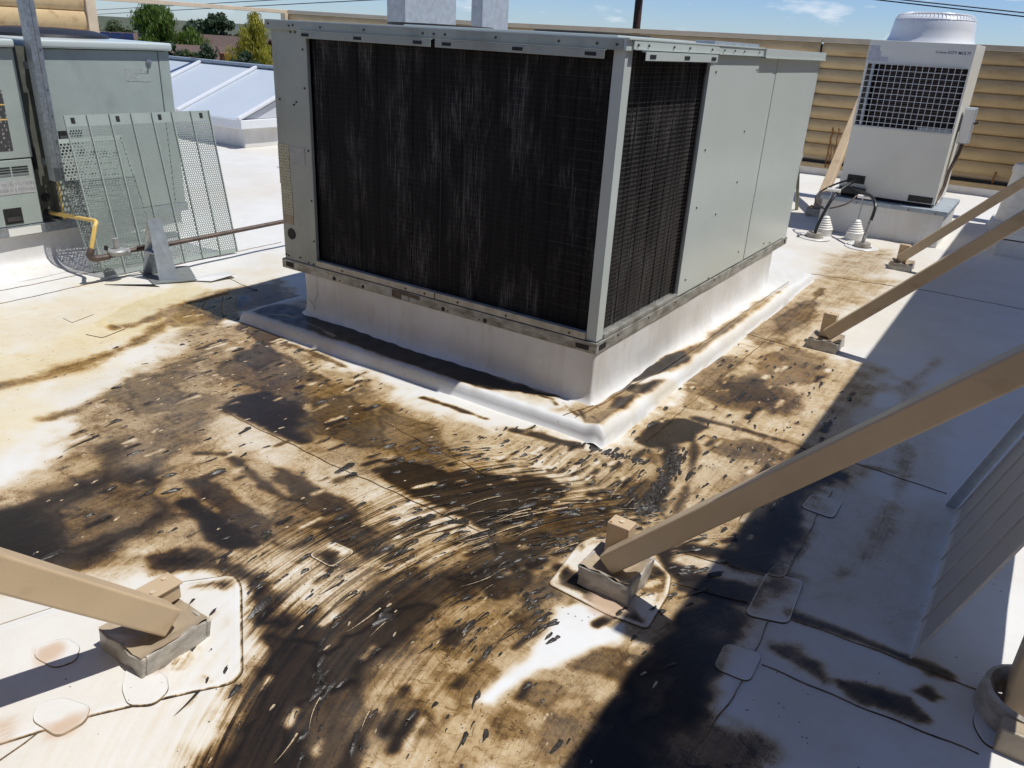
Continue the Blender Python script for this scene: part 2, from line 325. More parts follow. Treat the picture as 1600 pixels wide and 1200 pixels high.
def bx(name, a, b, mat, parent=None, bev=0.0): return MB().box(a, b, bev).build(name, mat, parent)
def clone(o, name=None, parent=None, loc=None):
    c = o.copy(); S.collection.objects.link(c)
    if loc is not None: c.location = loc
    return c
def disc_part(name, c, nrm, r, mat, parent, th=.004, seg=14):
    c = Vector(c); nrm = Vector(nrm); return MB().tube([c, c+nrm*th], r, seg).build(name, mat, parent)

# outlines of the stains, the unit's painted shadow, seams and patches on the roof, in metres
# (polygon or stroke, darkness, warmth, softness, half width, points)
STAINS_SHADE=[
('p',0.12,0.95,0.35,0,[(-3.404,-1.266),(-3.577,-0.372),(-3.017,-0.033),(-3.238,0.921),(-2.715,0.468),(-2.58,-0.345),(-2.214,-0.99),(-1.959,-1.579),(-1.531,-2.078)]),
('p',0.4,0.75,0.12,0,[(-1.381,-2.014),(-1.515,-1.678),(-1.792,-1.438),(-2.066,-0.976),(-2.435,-0.448),(-2.221,-0.251),(-1.362,-0.355),(-0.512,-0.441),(0.117,-0.326),(0.264,-0.242),(0.281,0.053),(0.249,1.063),(0.244,2.475),(0.334,3.2),(0.534,2.747),(0.601,1.785),(0.921,1.528),(1.021,1.641),(1.078,0.634),(1.186,0.261),(1.171,-0.133),(1.144,-0.572),(1.121,-0.927),(1.121,-1.107),(1.151,-1.446),(1.173,-1.671),(0.162,-2.419),(0.124,-2.216),(0.09,-2.08),(-0.02,-1.946),(-0.193,-1.828),(-0.319,-1.785),(-0.493,-1.857),(-0.654,-2.026),(-0.791,-2.292)]),
('p',0.3,0.8,0.13,0,[(0.314,-0.085),(0.249,1.063),(0.244,2.475),(0.327,3.433),(0.607,2.815),(0.665,1.842),(0.95,1.554),(1.021,0.503),(0.88,-0.186),(0.686,-0.522)]),
('p',0.1,0.3,0.3,0,[(0.087,3.199),(-0.182,4.366),(0.417,5.729),(1.11,4.74),(1.112,2.558),(0.697,1.871)]),
('p',0.3,0.3,0.1,0,[(0.067,4.294),(0.273,4.904),(0.452,5.02),(0.594,4.226),(0.47,3.451),(0.236,3.599)]),
('p',0.3,0.7,0.12,0,[(0.017,2.461),(0.183,3.817),(0.737,3.833),(0.644,2.85),(0.438,1.945)]),
('p',0.13,1.0,0.12,0,[(-2.566,-1.63),(-2.542,-1.28),(-2.655,-0.87),(-2.872,-0.184),(-2.732,-0.143),(-2.428,-0.662),(-2.222,-1.224),(-2.138,-1.815)]),
('s',0.52,1.0,0.05,0.05,[(-2.357,-1.666),(-2.304,-1.402),(-2.316,-1.138),(-2.396,-0.839),(-2.554,-0.528)]),
('s',0.55,0.9,0.03,0.03,[(-2.681,-0.778),(-2.655,-0.696),(-2.683,-0.441),(-2.703,-0.257)]),
('p',0.5,0.8,0.05,0,[(-2.753,-0.424),(-2.789,-0.196),(-2.437,-0.245),(-2.355,-0.375),(-2.449,-0.566)]),
('p',0.1,1.0,0.15,0,[(-2.203,-1.787),(-2.165,-1.383),(-2.081,-1.208),(-1.835,-1.559),(-1.838,-1.945)]),
('p',0.42,0.35,0.08,0,[(-1.714,-1.54),(-1.898,-1.252),(-1.959,-0.938),(-1.876,-0.691),(-1.597,-0.787),(-1.409,-1.112),(-1.316,-1.402),(-1.374,-1.596),(-1.509,-1.6)]),
('s',0.55,0.3,0.04,0.04,[(-1.835,-1.559),(-1.854,-1.31),(-1.911,-1.006),(-2.015,-0.628)]),
('p',0.6,0.3,0.05,0,[(-1.99,-1.129),(-1.853,-0.901),(-1.495,-1.186),(-1.586,-1.349)]),
('p',0.92,0.2,0.07,0,[(-1.185,-2.267),(-1.319,-2.129),(-1.259,-1.961),(-1.222,-1.839),(-1.273,-1.683),(-1.306,-1.54),(-1.218,-1.432),(-1.037,-1.554),(-0.955,-1.67),(-0.735,-1.661),(-0.717,-1.826),(-0.755,-2.01),(-0.842,-2.152),(-0.908,-2.383)]),
('p',0.62,0.6,0.05,0,[(-1.133,-1.98),(-1.147,-1.706),(-0.995,-1.643),(-0.787,-1.703),(-0.801,-1.868),(-0.88,-2.026)]),
('p',0.75,0.3,0.06,0,[(-1.438,-1.614),(-1.42,-1.526),(-1.301,-1.352),(-1.191,-1.336),(-1.11,-1.482),(-1.191,-1.679)]),
('p',0.97,0.2,0.06,0,[(-1.27,-2.191),(-1.208,-1.986),(-0.985,-2.014),(-0.858,-2.143),(-0.911,-2.347)]),
('p',0.95,0.2,0.025,0,[(-0.84,-1.646),(-0.823,-1.598),(-0.655,-1.597),(-0.502,-1.605),(-0.386,-1.645),(-0.44,-1.716),(-0.582,-1.718),(-0.734,-1.692)]),
('p',0.8,0.3,0.03,0,[(-0.953,-1.548),(-0.845,-1.497),(-0.618,-1.512),(-0.424,-1.528),(-0.281,-1.553),(-0.343,-1.611),(-0.551,-1.608),(-0.717,-1.592)]),
('s',0.8,0.5,0.015,0.014,[(-1.096,-1.388),(-0.998,-1.321),(-0.844,-1.331),(-0.698,-1.372),(-0.488,-1.397),(-0.322,-1.41)]),
('p',0.82,0.45,0.04,0,[(-0.786,-1.25),(-0.647,-1.223),(-0.444,-1.245),(-0.249,-1.271),(-0.167,-1.389),(-0.346,-1.403),(-0.515,-1.373)]),
('p',0.6,0.6,0.05,0,[(-0.552,-1.403),(-0.34,-1.345),(-0.126,-1.43),(-0.068,-1.609),(-0.233,-1.652),(-0.426,-1.57)]),
('p',0.95,0.15,0.03,0,[(-1.376,-1.085),(-1.39,-0.912),(-1.3,-0.756),(-1.14,-0.745),(-0.969,-0.871),(-0.817,-1.025),(-0.875,-1.088),(-1.08,-1.072),(-1.247,-1.079)]),
('p',0.66,0.35,0.05,0,[(-1.769,-0.771),(-1.89,-0.45),(-1.664,-0.441),(-1.251,-0.507),(-1.06,-0.648),(-1.079,-0.832),(-1.334,-0.786),(-1.522,-0.827)]),
('p',0.75,0.2,0.03,0,[(-1.815,-0.636),(-1.89,-0.383),(-1.629,-0.471),(-1.591,-0.672)]),
('p',0.55,0.3,0.06,0,[(-1.495,-1.186),(-1.563,-0.963),(-1.29,-1.098),(-1.17,-1.319),(-1.142,-1.575),(-1.217,-1.637),(-1.402,-1.436)]),
('p',0.52,0.85,0.06,0,[(-1.281,-0.617),(-1.057,-0.476),(-0.671,-0.531),(-0.275,-0.651),(0.006,-0.669),(0.279,-0.61),(0.304,-0.8),(0.105,-0.988),(-0.097,-1.006),(-0.364,-1.004),(-0.655,-0.965),(-0.891,-0.946)]),
('p',0.7,0.85,0.05,0,[(-1.136,-0.742),(-1.024,-0.598),(-0.695,-0.682),(-0.488,-0.827),(-0.613,-0.931),(-0.89,-0.929)]),
('p',0.62,0.8,0.04,0,[(-0.786,-0.583),(-0.475,-0.581),(-0.207,-0.74),(-0.317,-0.9),(-0.59,-0.837)]),
('p',0.3,0.75,0.08,0,[(-0.491,-0.467),(0.088,-0.388),(0.244,-0.439),(0.211,-0.696),(-0.035,-0.749),(-0.307,-0.677)]),
('p',0.9,0.75,0.02,0,[(-0.431,-1.026),(-0.365,-0.884),(-0.177,-0.865),(-0.117,-0.836),(-0.055,-0.765),(0.044,-0.724),(0.138,-0.628),(0.261,-0.656),(0.284,-0.816),(0.318,-1.004),(0.202,-1.081),(-0.021,-1.061),(-0.227,-1.082)]),
('p',0.27,0.6,0.02,0,[(-1.311,-1.099),(-1.257,-1.071),(-1.091,-1.081),(-0.875,-1.088),(-0.609,-1.084),(-0.386,-1.074),(-0.19,-1.087),(0.0,-1.088),(0.224,-1.114),(0.194,-1.187),(0.064,-1.206),(-0.194,-1.227),(-0.509,-1.249),(-0.647,-1.223),(-0.856,-1.274),(-1.15,-1.302),(-1.279,-1.174)]),
('p',0.2,0.5,0.04,0,[(-1.163,-1.093),(-0.862,-1.1),(-0.677,-1.161),(-0.796,-1.258),(-1.069,-1.234)]),
('p',0.74,0.8,0.05,0,[(0.24,-1.39),(0.208,-1.091),(0.296,-0.835),(0.396,-0.608),(0.495,-0.403),(0.597,-0.593),(0.54,-0.828),(0.463,-1.022),(0.361,-1.231)]),
('p',0.86,0.6,0.04,0,[(0.242,-1.139),(0.344,-0.958),(0.474,-0.855),(0.496,-0.987),(0.368,-1.203)]),
('p',0.8,0.7,0.03,0,[(-0.333,-1.445),(-0.28,-1.339),(-0.083,-1.347),(-0.058,-1.47),(-0.161,-1.458)]),
('p',0.86,0.55,0.07,0,[(-0.272,-1.79),(-0.088,-1.804),(0.067,-1.685),(0.075,-1.519),(0.186,-1.323),(0.358,-1.188),(0.373,-1.428),(0.326,-1.682),(0.313,-1.881),(0.328,-2.037),(0.446,-2.209),(0.209,-2.385),(0.145,-2.174),(0.07,-2.005),(-0.084,-1.857)]),
('p',0.95,0.3,0.05,0,[(-0.651,-1.927),(-0.537,-1.801),(-0.317,-1.74),(-0.135,-1.764),(-0.014,-1.856),(-0.081,-1.872),(-0.27,-1.816),(-0.395,-1.831),(-0.55,-1.935)]),
('p',0.95,0.4,0.05,0,[(0.002,-1.93),(0.09,-1.863),(0.257,-1.923),(0.315,-2.047),(0.422,-2.227),(0.28,-2.332),(0.197,-2.135),(0.126,-2.023)]),
('p',0.9,0.5,0.04,0,[(0.191,-1.645),(0.257,-1.479),(0.328,-1.502),(0.284,-1.747),(0.274,-1.94),(0.194,-1.911)]),
('p',0.82,0.5,0.04,0,[(0.27,-2.028),(0.325,-1.93),(0.422,-1.993),(0.518,-2.156),(0.41,-2.236)]),
('p',0.28,0.6,0.05,0,[(-0.326,-1.681),(-0.281,-1.553),(-0.15,-1.587),(-0.019,-1.571),(0.068,-1.74),(-0.061,-1.802),(-0.204,-1.757)]),
('p',0.5,0.8,0.05,0,[(0.343,-1.702),(0.359,-1.477),(0.452,-1.327),(0.599,-1.33),(0.627,-1.485),(0.553,-1.669)]),
('p',0.34,0.8,0.08,0,[(0.555,-2.129),(0.46,-1.938),(0.48,-1.694),(0.567,-1.497),(0.631,-1.305),(0.72,-1.38),(0.726,-1.537),(0.855,-1.47),(0.903,-1.274),(0.949,-1.239),(0.972,-1.82)]),
('p',0.62,0.7,0.03,0,[(0.609,-1.185),(0.739,-1.164),(0.82,-1.215),(0.785,-1.296),(0.631,-1.305)]),
('p',0.7,0.6,0.03,0,[(0.477,-1.328),(0.482,-1.18),(0.525,-1.146),(0.584,-1.225),(0.535,-1.341)]),
('p',0.6,0.7,0.04,0,[(0.528,-1.439),(0.583,-1.342),(0.653,-1.379),(0.613,-1.462)]),
('p',0.82,0.4,0.025,0,[(0.375,-1.592),(0.42,-1.54),(0.465,-1.609),(0.421,-1.649)]),
('p',0.62,0.7,0.04,0,[(0.444,-1.896),(0.512,-1.845),(0.606,-1.905),(0.541,-1.979),(0.474,-1.953)]),
('p',0.6,0.7,0.04,0,[(0.688,-1.612),(0.756,-1.551),(0.827,-1.566),(0.774,-1.648),(0.72,-1.66)]),
('p',0.66,0.6,0.03,0,[(0.673,-1.45),(0.78,-1.368),(0.91,-1.335),(0.923,-1.404),(0.829,-1.46),(0.722,-1.494)]),
('p',0.55,0.7,0.05,0,[(0.481,-1.724),(0.567,-1.628),(0.679,-1.663),(0.608,-1.8)]),
('p',0.55,0.7,0.04,0,[(0.675,-1.777),(0.744,-1.697),(0.803,-1.758),(0.736,-1.833)]),
('p',0.5,0.7,0.05,0,[(0.822,-1.693),(0.896,-1.583),(0.939,-1.73),(0.871,-1.804)]),
('p',0.0,0.1,0.02,0,[(0.603,-1.289),(0.649,-1.234),(0.812,-1.221),(0.821,-1.303),(0.775,-1.379),(0.743,-1.494),(0.684,-1.606),(0.66,-1.728),(0.629,-1.757),(0.624,-1.661),(0.641,-1.54),(0.621,-1.403)]),
('p',0.86,0.6,0.02,0,[(0.24,-1.39),(0.294,-1.305),(0.341,-1.202),(0.444,-1.2),(0.468,-1.295),(0.438,-1.397),(0.352,-1.365)]),
('p',0.12,0.5,0.015,0,[(-0.205,-1.576),(-0.199,-1.488),(-0.109,-1.473),(-0.107,-1.571)]),
('p',0.9,0.5,0.02,0,[(-0.198,-1.571),(-0.188,-1.517),(-0.124,-1.531),(-0.105,-1.578)]),
('p',0.85,0.4,0.02,0,[(-0.379,-1.914),(-0.336,-1.839),(-0.298,-1.802),(-0.217,-1.866),(-0.276,-1.873)]),
('p',0.5,0.6,0.05,0,[(0.383,-0.978),(0.492,-0.788),(0.577,-0.85),(0.495,-0.939),(0.516,-1.153),(0.428,-1.134)]),
('p',0.95,0.3,0.02,0,[(0.734,-0.808),(0.808,-0.692),(0.937,-0.649),(1.073,-0.637),(1.209,-0.634),(1.216,-0.714),(1.063,-0.748),(0.852,-0.912),(0.804,-0.884)]),
('p',0.93,0.2,0.03,0,[(0.852,-0.912),(0.957,-0.83),(1.102,-0.802),(1.106,-0.88),(0.993,-0.928),(0.872,-0.96)]),
('p',0.2,0.5,0.02,0,[(0.789,-0.765),(0.895,-0.729),(1.027,-0.709),(1.197,-0.686),(1.195,-0.717),(1.027,-0.775),(0.902,-0.807),(0.801,-0.822)]),
('p',0.93,0.1,0.04,0,[(0.975,-0.11),(1.051,0.258),(1.143,0.191),(1.16,-0.084),(1.139,-0.43),(1.082,-0.666),(0.979,-0.701),(0.95,-0.476)]),
('p',0.97,0.1,0.04,0,[(0.922,-1.225),(0.911,-1.051),(0.982,-0.956),(1.09,-0.959),(1.121,-1.107),(1.164,-1.409),(1.173,-1.671),(0.947,-1.838),(0.948,-1.571)]),
('p',0.72,0.1,0.06,0,[(0.956,-1.055),(1.06,-0.993),(1.093,-1.112),(1.016,-1.153)]),
('p',0.8,0.1,0.05,0,[(0.943,-1.404),(1.022,-1.313),(1.064,-1.457),(0.999,-1.56)]),
('p',0.35,0.1,0.05,0,[(1.056,-0.167),(1.144,0.092),(1.254,-0.067),(1.187,-0.392)]),
('p',0.22,0.1,0.12,0,[(1.178,0.055),(1.421,0.067),(1.442,-0.338),(1.292,-0.455)]),
('p',0.7,0.3,0.035,0,[(1.221,-1.038),(1.285,-1.009),(1.364,-1.022),(1.369,-1.081),(1.298,-1.088)]),
('p',0.3,0.5,0.05,0,[(1.212,-1.021),(1.357,-0.994),(1.443,-1.055),(1.591,-1.018),(1.677,-1.051),(1.579,-1.151),(1.404,-1.115)]),
('p',0.78,0.4,0.03,0,[(1.413,-1.063),(1.509,-1.036),(1.593,-1.031),(1.638,-1.059),(1.569,-1.091),(1.452,-1.094)]),
('p',0.8,0.4,0.02,0,[(1.608,-0.967),(1.633,-0.942),(1.672,-0.948),(1.643,-0.981)]),
('p',0.55,0.1,0.07,0,[(1.133,-1.511),(1.165,-1.435),(1.232,-1.424),(1.303,-1.434),(1.352,-1.538),(1.173,-1.671)]),
('s',0.75,0.2,0.02,0.012,[(1.223,-0.856),(1.398,-0.843),(1.562,-0.838),(1.667,-0.839)]),
('s',0.6,0.4,0.02,0.02,[(1.217,0.371),(1.368,0.409)]),
('p',0.8,0.1,0.03,0,[(1.107,-0.713),(1.18,-0.7),(1.173,-0.788),(1.102,-0.802)]),
('p',0.1,0.5,0.02,0,[(0.511,-1.178),(0.489,-0.953),(0.516,-0.883),(0.663,-0.816),(0.82,-0.915),(0.851,-1.017),(0.867,-1.197),(0.741,-1.213),(0.571,-1.203)]),
('s',0.97,0.3,0.012,0.014,[(0.489,-1.108),(0.567,-1.134),(0.675,-1.175),(0.777,-1.173),(0.852,-1.19)]),
('s',0.95,0.4,0.012,0.01,[(0.485,-0.947),(0.508,-0.869),(0.558,-0.889)]),
('p',0.85,0.4,0.015,0,[(0.506,-1.094),(0.584,-1.121),(0.601,-1.171),(0.551,-1.177)]),
('p',0.6,0.8,0.02,0,[(0.718,-0.906),(0.803,-0.907),(0.836,-1.009),(0.792,-1.063)]),
('p',0.1,0.2,0.15,0,[(1.188,-0.875),(1.8,-0.845),(1.792,-1.143),(1.309,-1.502),(1.181,-1.224)]),
('p',0.15,0.2,0.1,0,[(1.101,0.056),(1.548,0.169),(1.553,-0.777),(1.203,-0.785),(1.149,-0.422)]),
('p',0.13,0.3,0.08,0,[(1.012,0.943),(1.416,1.287),(1.499,0.379),(1.16,0.384)]),
('s',0.32,0.2,0.03,0.02,[(1.326,0.676),(1.361,0.14),(1.35,-0.313),(1.309,-0.533)]),
('s',0.25,0.3,0.04,0.03,[(1.283,2.109),(1.194,1.526),(1.227,0.936)]),
('p',0.7,0.3,0.035,0,[(1.221,-1.038),(1.285,-1.009),(1.364,-1.022),(1.369,-1.081),(1.298,-1.088)]),
('p',0.78,0.4,0.03,0,[(1.413,-1.063),(1.509,-1.036),(1.593,-1.031),(1.638,-1.059),(1.569,-1.091),(1.452,-1.094)]),
('p',0.8,0.4,0.02,0,[(1.608,-0.967),(1.633,-0.942),(1.672,-0.948),(1.643,-0.981)]),
('p',0.55,0.1,0.07,0,[(1.133,-1.511),(1.165,-1.435),(1.232,-1.424),(1.303,-1.434),(1.352,-1.538),(1.173,-1.671)]),
('s',0.75,0.2,0.02,0.012,[(1.223,-0.856),(1.398,-0.843),(1.562,-0.838),(1.667,-0.839)]),
('s',0.93,0.4,0.025,0.035,[(0.443,-0.056),(0.52,-0.214),(0.568,-0.407),(0.598,-0.535)]),
('s',0.82,0.7,0.015,0.014,[(0.397,0.237),(0.534,0.019),(0.628,-0.262),(0.676,-0.53)]),
('s',0.65,0.7,0.02,0.012,[(0.363,-0.122),(0.481,-0.246),(0.547,-0.455),(0.558,-0.681)]),
('p',0.9,0.6,0.02,0,[(0.291,-0.104),(0.3,0.156),(0.383,0.27),(0.515,0.266),(0.498,0.069),(0.386,-0.103)]),
('s',0.9,0.4,0.02,0.025,[(0.433,0.312),(0.646,0.341),(0.909,0.37)]),
('p',0.66,0.7,0.06,0,[(0.332,0.564),(0.345,0.905),(0.513,1.051),(0.757,0.929),(0.759,0.633),(0.543,0.546)]),
('p',0.75,0.4,0.03,0,[(0.377,0.818),(0.541,0.961),(0.661,0.795),(0.503,0.66)]),
('p',0.62,0.7,0.04,0,[(0.521,0.169),(0.757,0.284),(0.912,0.255),(0.856,0.061),(0.636,0.027)]),
('p',0.5,0.5,0.04,0,[(0.152,0.737),(0.194,1.211),(0.331,1.265),(0.338,0.729)]),
('p',0.45,0.5,0.05,0,[(0.179,1.709),(0.258,2.587),(0.383,2.808),(0.469,2.137),(0.386,1.45)]),
('p',0.55,0.8,0.05,0,[(0.39,1.317),(0.507,1.7),(0.721,1.611),(0.765,1.154),(0.569,0.985)]),
('p',0.6,0.8,0.03,0,[(0.261,2.119),(0.317,2.744),(0.323,3.144),(0.439,2.283),(0.389,1.9)]),
('p',0.5,0.8,0.05,0,[(0.254,0.498),(0.268,0.724),(0.416,0.438),(0.33,0.317)]),
('p',0.6,0.5,0.04,0,[(0.838,-0.057),(0.894,0.318),(0.997,0.364),(0.968,0.153),(0.906,-0.101)]),
('p',0.45,0.8,0.06,0,[(0.715,-0.257),(0.793,0.082),(0.885,-0.119),(0.809,-0.365)]),
('s',0.85,0.7,0.012,0.022,[(-0.731,-0.367),(-0.577,-0.359),(-0.354,-0.351)]),
('s',0.88,0.7,0.012,0.02,[(-0.198,-0.366),(-0.041,-0.34),(0.119,-0.301)]),
('s',0.6,0.8,0.012,0.012,[(-1.812,-0.313),(-1.612,-0.306),(-1.299,-0.324)]),
('p',0.8,0.1,0.05,0,[(-2.731,-0.284),(-2.619,-0.179),(-2.366,-0.146),(-2.244,-0.242),(-2.422,-0.28)]),  # tip of the unit's cast shadow painted dark over the wet roof
('p',0.55,0.2,0.08,0,[(-2.731,-0.284),(-2.842,0.036),(-2.715,0.468),(-2.328,0.24),(-2.36,-0.14),(-2.498,-0.269)]),  # unit's shadow left of the pad, painted dark like a stain
('p',0.7,0.3,0.03,0,[(-2.221,-0.251),(-1.89,-0.245),(-1.825,-0.392),(-2.159,-0.346)]),
]
PAD_STAINS=[
('p',0.28,0.4,0.06,0,[(-2.241,-0.228),(-2.107,0.153),(-1.546,0.028),(-0.259,0.06),(-0.083,0.011),(-0.206,-0.142),(-0.448,-0.225),(-0.892,-0.277),(-1.399,-0.315)]),
('p',0.85,0.0,0.04,0,[(-2.2,-0.238),(-2.2,-0.022),(-2.002,0.046),(-1.692,-0.031),(-1.4,-0.121),(-1.555,-0.26),(-1.931,-0.251)]),
('p',0.97,0.15,0.02,0,[(-1.786,-0.042),(-1.625,0.03),(-1.31,-0.012),(-1.095,-0.043),(-0.853,-0.013),(-0.573,-0.053),(-0.258,-0.061),(-0.162,-0.038),(-0.354,-0.143),(-0.523,-0.229),(-0.709,-0.247),(-0.919,-0.246),(-1.254,-0.223)]),
('p',0.4,0.75,0.05,0,[(-0.058,-0.153),(-0.089,0.054),(-0.01,0.276),(0.078,1.074),(0.127,2.368),(0.161,2.718),(0.245,2.584),(0.245,1.365),(0.244,0.496),(0.224,0.085),(0.207,-0.146)]),
('p',0.93,0.4,0.02,0,[(-0.003,0.159),(-0.003,0.444),(0.038,0.802),(0.076,0.965),(0.148,0.812),(0.106,0.484),(0.089,0.258)]),
('p',0.93,0.4,0.02,0,[(0.121,0.337),(0.197,0.564),(0.273,0.685),(0.283,0.529),(0.252,0.318),(0.153,0.233)]),
('p',0.85,0.5,0.02,0,[(0.117,-0.005),(0.086,0.156),(0.13,0.174),(0.208,0.118),(0.194,0.042)]),
('p',0.55,0.4,0.04,0,[(0.099,1.025),(0.121,1.719),(0.207,1.971),(0.205,1.478),(0.194,0.978)]),
('p',0.0,0.1,0.03,0,[(0.056,-0.231),(0.106,-0.015),(0.172,-0.047),(0.245,-0.029),(0.283,-0.202),(0.206,-0.267)]),
('p',0.42,0.8,0.03,0,[(0.051,-0.193),(0.106,-0.015),(0.219,-0.008),(0.227,-0.186),(0.126,-0.238)]),
('s',0.85,0.5,0.006,0.005,[(0.0,-0.104),(0.05,-0.15),(0.115,-0.247)]),
('s',0.85,0.5,0.006,0.005,[(-0.101,-0.08),(-0.034,-0.134),(0.021,-0.158)]),
('s',0.85,0.5,0.006,0.005,[(0.08,-0.125),(0.135,-0.164),(0.148,-0.219)]),
('s',0.85,0.5,0.006,0.005,[(0.003,0.287),(0.108,0.254),(0.176,0.185)]),
('s',0.85,0.5,0.006,0.005,[(0.193,0.451),(0.21,0.575),(0.27,0.561)]),
('s',0.85,0.5,0.006,0.005,[(0.212,0.931),(0.253,1.123),(0.264,1.311)]),
('s',0.85,0.5,0.006,0.005,[(-0.222,-0.089),(-0.166,-0.079),(-0.11,-0.125)]),
('s',0.3,0.3,0.008,0.006,[(-1.867,-0.117),(-1.69,-0.133),(-1.547,-0.172)]),
('s',0.3,0.3,0.008,0.006,[(-2.088,-0.165),(-1.989,-0.105),(-1.867,-0.117)]),
('s',0.3,0.3,0.008,0.006,[(-1.104,-0.236),(-0.947,-0.213),(-0.768,-0.224)]),
('s',0.0,0.1,0.02,0.035,[(0.247,0.105),(0.283,0.405),(0.268,0.981),(0.29,1.711),(0.29,2.585)]),
('s',0.05,0.1,0.015,0.025,[(0.078,0.352),(0.158,0.53),(0.256,0.728)]),
]
YELLOW=[
('p',0.35,0,0.3,0,[(-3.192,-1.358),(-3.446,-0.448),(-2.958,-0.076),(-2.58,-0.345),(-2.214,-0.99),(-1.959,-1.579),(-1.838,-1.945)]),
('p',0.78,0,0.12,0,[(-2.729,-1.559),(-2.671,-1.214),(-2.776,-0.837),(-2.929,-0.329),(-2.789,-0.196),(-2.453,-0.686),(-2.283,-1.223),(-2.203,-1.787)]),
('p',0.55,0,0.1,0,[(-2.203,-1.787),(-2.159,-1.476),(-2.121,-1.345),(-1.855,-1.577),(-1.78,-1.826),(-1.783,-1.969)]),
('p',1.0,0,0.05,0,[(-2.826,-0.808),(-3.034,-0.393),(-3.159,-0.007),(-2.876,0.062),(-2.588,0.143),(-2.306,-0.221),(-2.352,-0.507),(-2.486,-0.744)]),
]
PAINT_SPOTS=[[(0.666,-1.181),(0.68,-1.118),(0.749,-1.117),(0.794,-1.161),(0.763,-1.211),(0.697,-1.216)],[(-0.15,-2.483),(-0.173,-2.463),(-0.147,-2.388),(-0.13,-2.406),(-0.129,-2.455)],[(-0.438,-2.362),(-0.457,-2.345),(-0.446,-2.305),(-0.402,-2.334),(-0.405,-2.367)],[(-0.14,-2.233),(-0.147,-2.2),(-0.138,-2.163),(-0.126,-2.185)],[(-0.298,-2.532),(-0.277,-2.517),(-0.217,-2.545),(-0.228,-2.565)]]
SEAMS=[[(1.128,-0.883),(1.776,-0.849)],[(1.209,-1.139),(1.772,-1.114)],[(1.13,0.041),(1.14,-0.63),(1.188,-1.218),(1.159,-1.613),(1.149,-1.834)],[(0.918,0.337),(1.192,0.359),(1.529,0.332)],[(0.784,-0.769),(1.082,-0.702)],[(0.85,-0.94),(1.08,-0.88)],[(0.673,3.647),(1.03,3.708),(1.647,3.71),(2.046,3.674)],[(-0.004,3.521),(0.694,3.667)],[(0.337,-0.066),(0.349,3.078)],[(-3.54,-1.208),(-3.541,-0.995),(-3.578,1.215)],[(-1.316,-1.078),(-0.445,-1.103),(0.22,-1.107)],[(-3.808,-1.092),(-3.792,-0.877),(-3.785,-0.251)],[(-0.188,-2.487),(-0.175,-2.583),(-0.155,-2.675)],[(-3.131,0.281),(-2.665,0.206)],[(-0.695,-0.682),(-0.523,-0.702),(-0.046,-0.778)],[(0.179,1.709),(0.554,1.67)]]
PATCHES=[([(-0.676,-2.449),(-0.6,-2.2),(-0.426,-1.938),(-0.318,-1.796),(-0.257,-1.819),(0.055,-2.062),(0.062,-2.106),(-0.137,-2.386),(-0.208,-2.538),(-0.269,-2.653)],0.035,0.004,0.8),([(0.512,-1.207),(0.482,-0.94),(0.508,-0.869),(0.66,-0.809),(0.827,-0.91),(0.86,-1.011),(0.876,-1.208),(0.747,-1.223),(0.576,-1.211)],0.022,0.0045,1),([(-0.209,-1.584),(-0.21,-1.477),(-0.102,-1.468),(-0.098,-1.585)],0.022,0.004,1),([(1.097,-1.241),(1.088,-1.112),(1.198,-1.089),(1.204,-1.237)],0.03,0.004,0.4),([(1.093,-0.949),(1.081,-0.68),(1.203,-0.651),(1.223,-0.912)],0.03,0.0045,0.8),([(1.062,-0.191),(1.069,-0.046),(1.189,-0.017),(1.189,-0.188)],0.03,0.004,0.8),([(-2.697,-0.949),(-2.752,-0.755),(-2.628,-0.744),(-2.582,-0.913)],0.02,0.004,1),([(-3.044,-0.887),(-3.054,-0.755),(-2.965,-0.735),(-2.91,-0.9)],0.02,0.003,1),([(-0.445,-2.367),(-0.485,-2.335),(-0.452,-2.271),(-0.392,-2.264),(-0.343,-2.304),(-0.362,-2.355)],0.02,0.0075,0.5),([(-0.23,-2.481),(-0.279,-2.44),(-0.248,-2.391),(-0.162,-2.366),(-0.124,-2.402),(-0.132,-2.469)],0.02,0.0075,0.5),([(-0.151,-2.29),(-0.214,-2.237),(-0.179,-2.195),(-0.096,-2.191),(-0.043,-2.222),(-0.037,-2.272),(-0.087,-2.312)],0.02,0.0075,0.5),([(1.742,-1.002),(1.758,-0.921),(1.8,-0.845),(1.862,-0.828),(1.872,-1.035),(1.787,-1.085)],0.05,0.0045,1),([(1.084,-0.709),(1.098,-0.608),(1.14,-0.598),(1.143,-0.685)],0.03,0.008,0.8)]

# ---------------------------------------------------------------- roof staining: world-space map of grease, silt and the unit's painted shadow
GX0, GX1, GY0, GY1, RES = -6.2, 2.7, -3.7, 6.6, .0085
nx_, ny_ = int((GX1-GX0)/RES), int((GY1-GY0)/RES)
gx_ = GX0 + (np.arange(nx_)+.5)*RES; gy_ = GY0 + (np.arange(ny_)+.5)*RES
def vnoise(shape, cell, seed):
    rs = np.random.RandomState(seed); h, w = shape
    g = rs.rand(int(h/cell)+3, int(w/cell)+3); y = np.arange(h)/cell; x = np.arange(w)/cell
    yi, xi = y.astype(int), x.astype(int); fy, fx = y-yi, x-xi; fy = fy*fy*(3-2*fy); fx = fx*fx*(3-2*fx)
    a = g[yi][:, xi]*(1-fx)+g[yi][:, xi+1]*fx; b = g[yi+1][:, xi]*(1-fx)+g[yi+1][:, xi+1]*fx
    return a*(1-fy)[:, None]+b*fy[:, None]
wob = (vnoise((ny_, nx_), 24, 1)-.5)*1.1+(vnoise((ny_, nx_), 10, 2)-.5)*.8+(vnoise((ny_, nx_), 4, 3)-.5)*.6
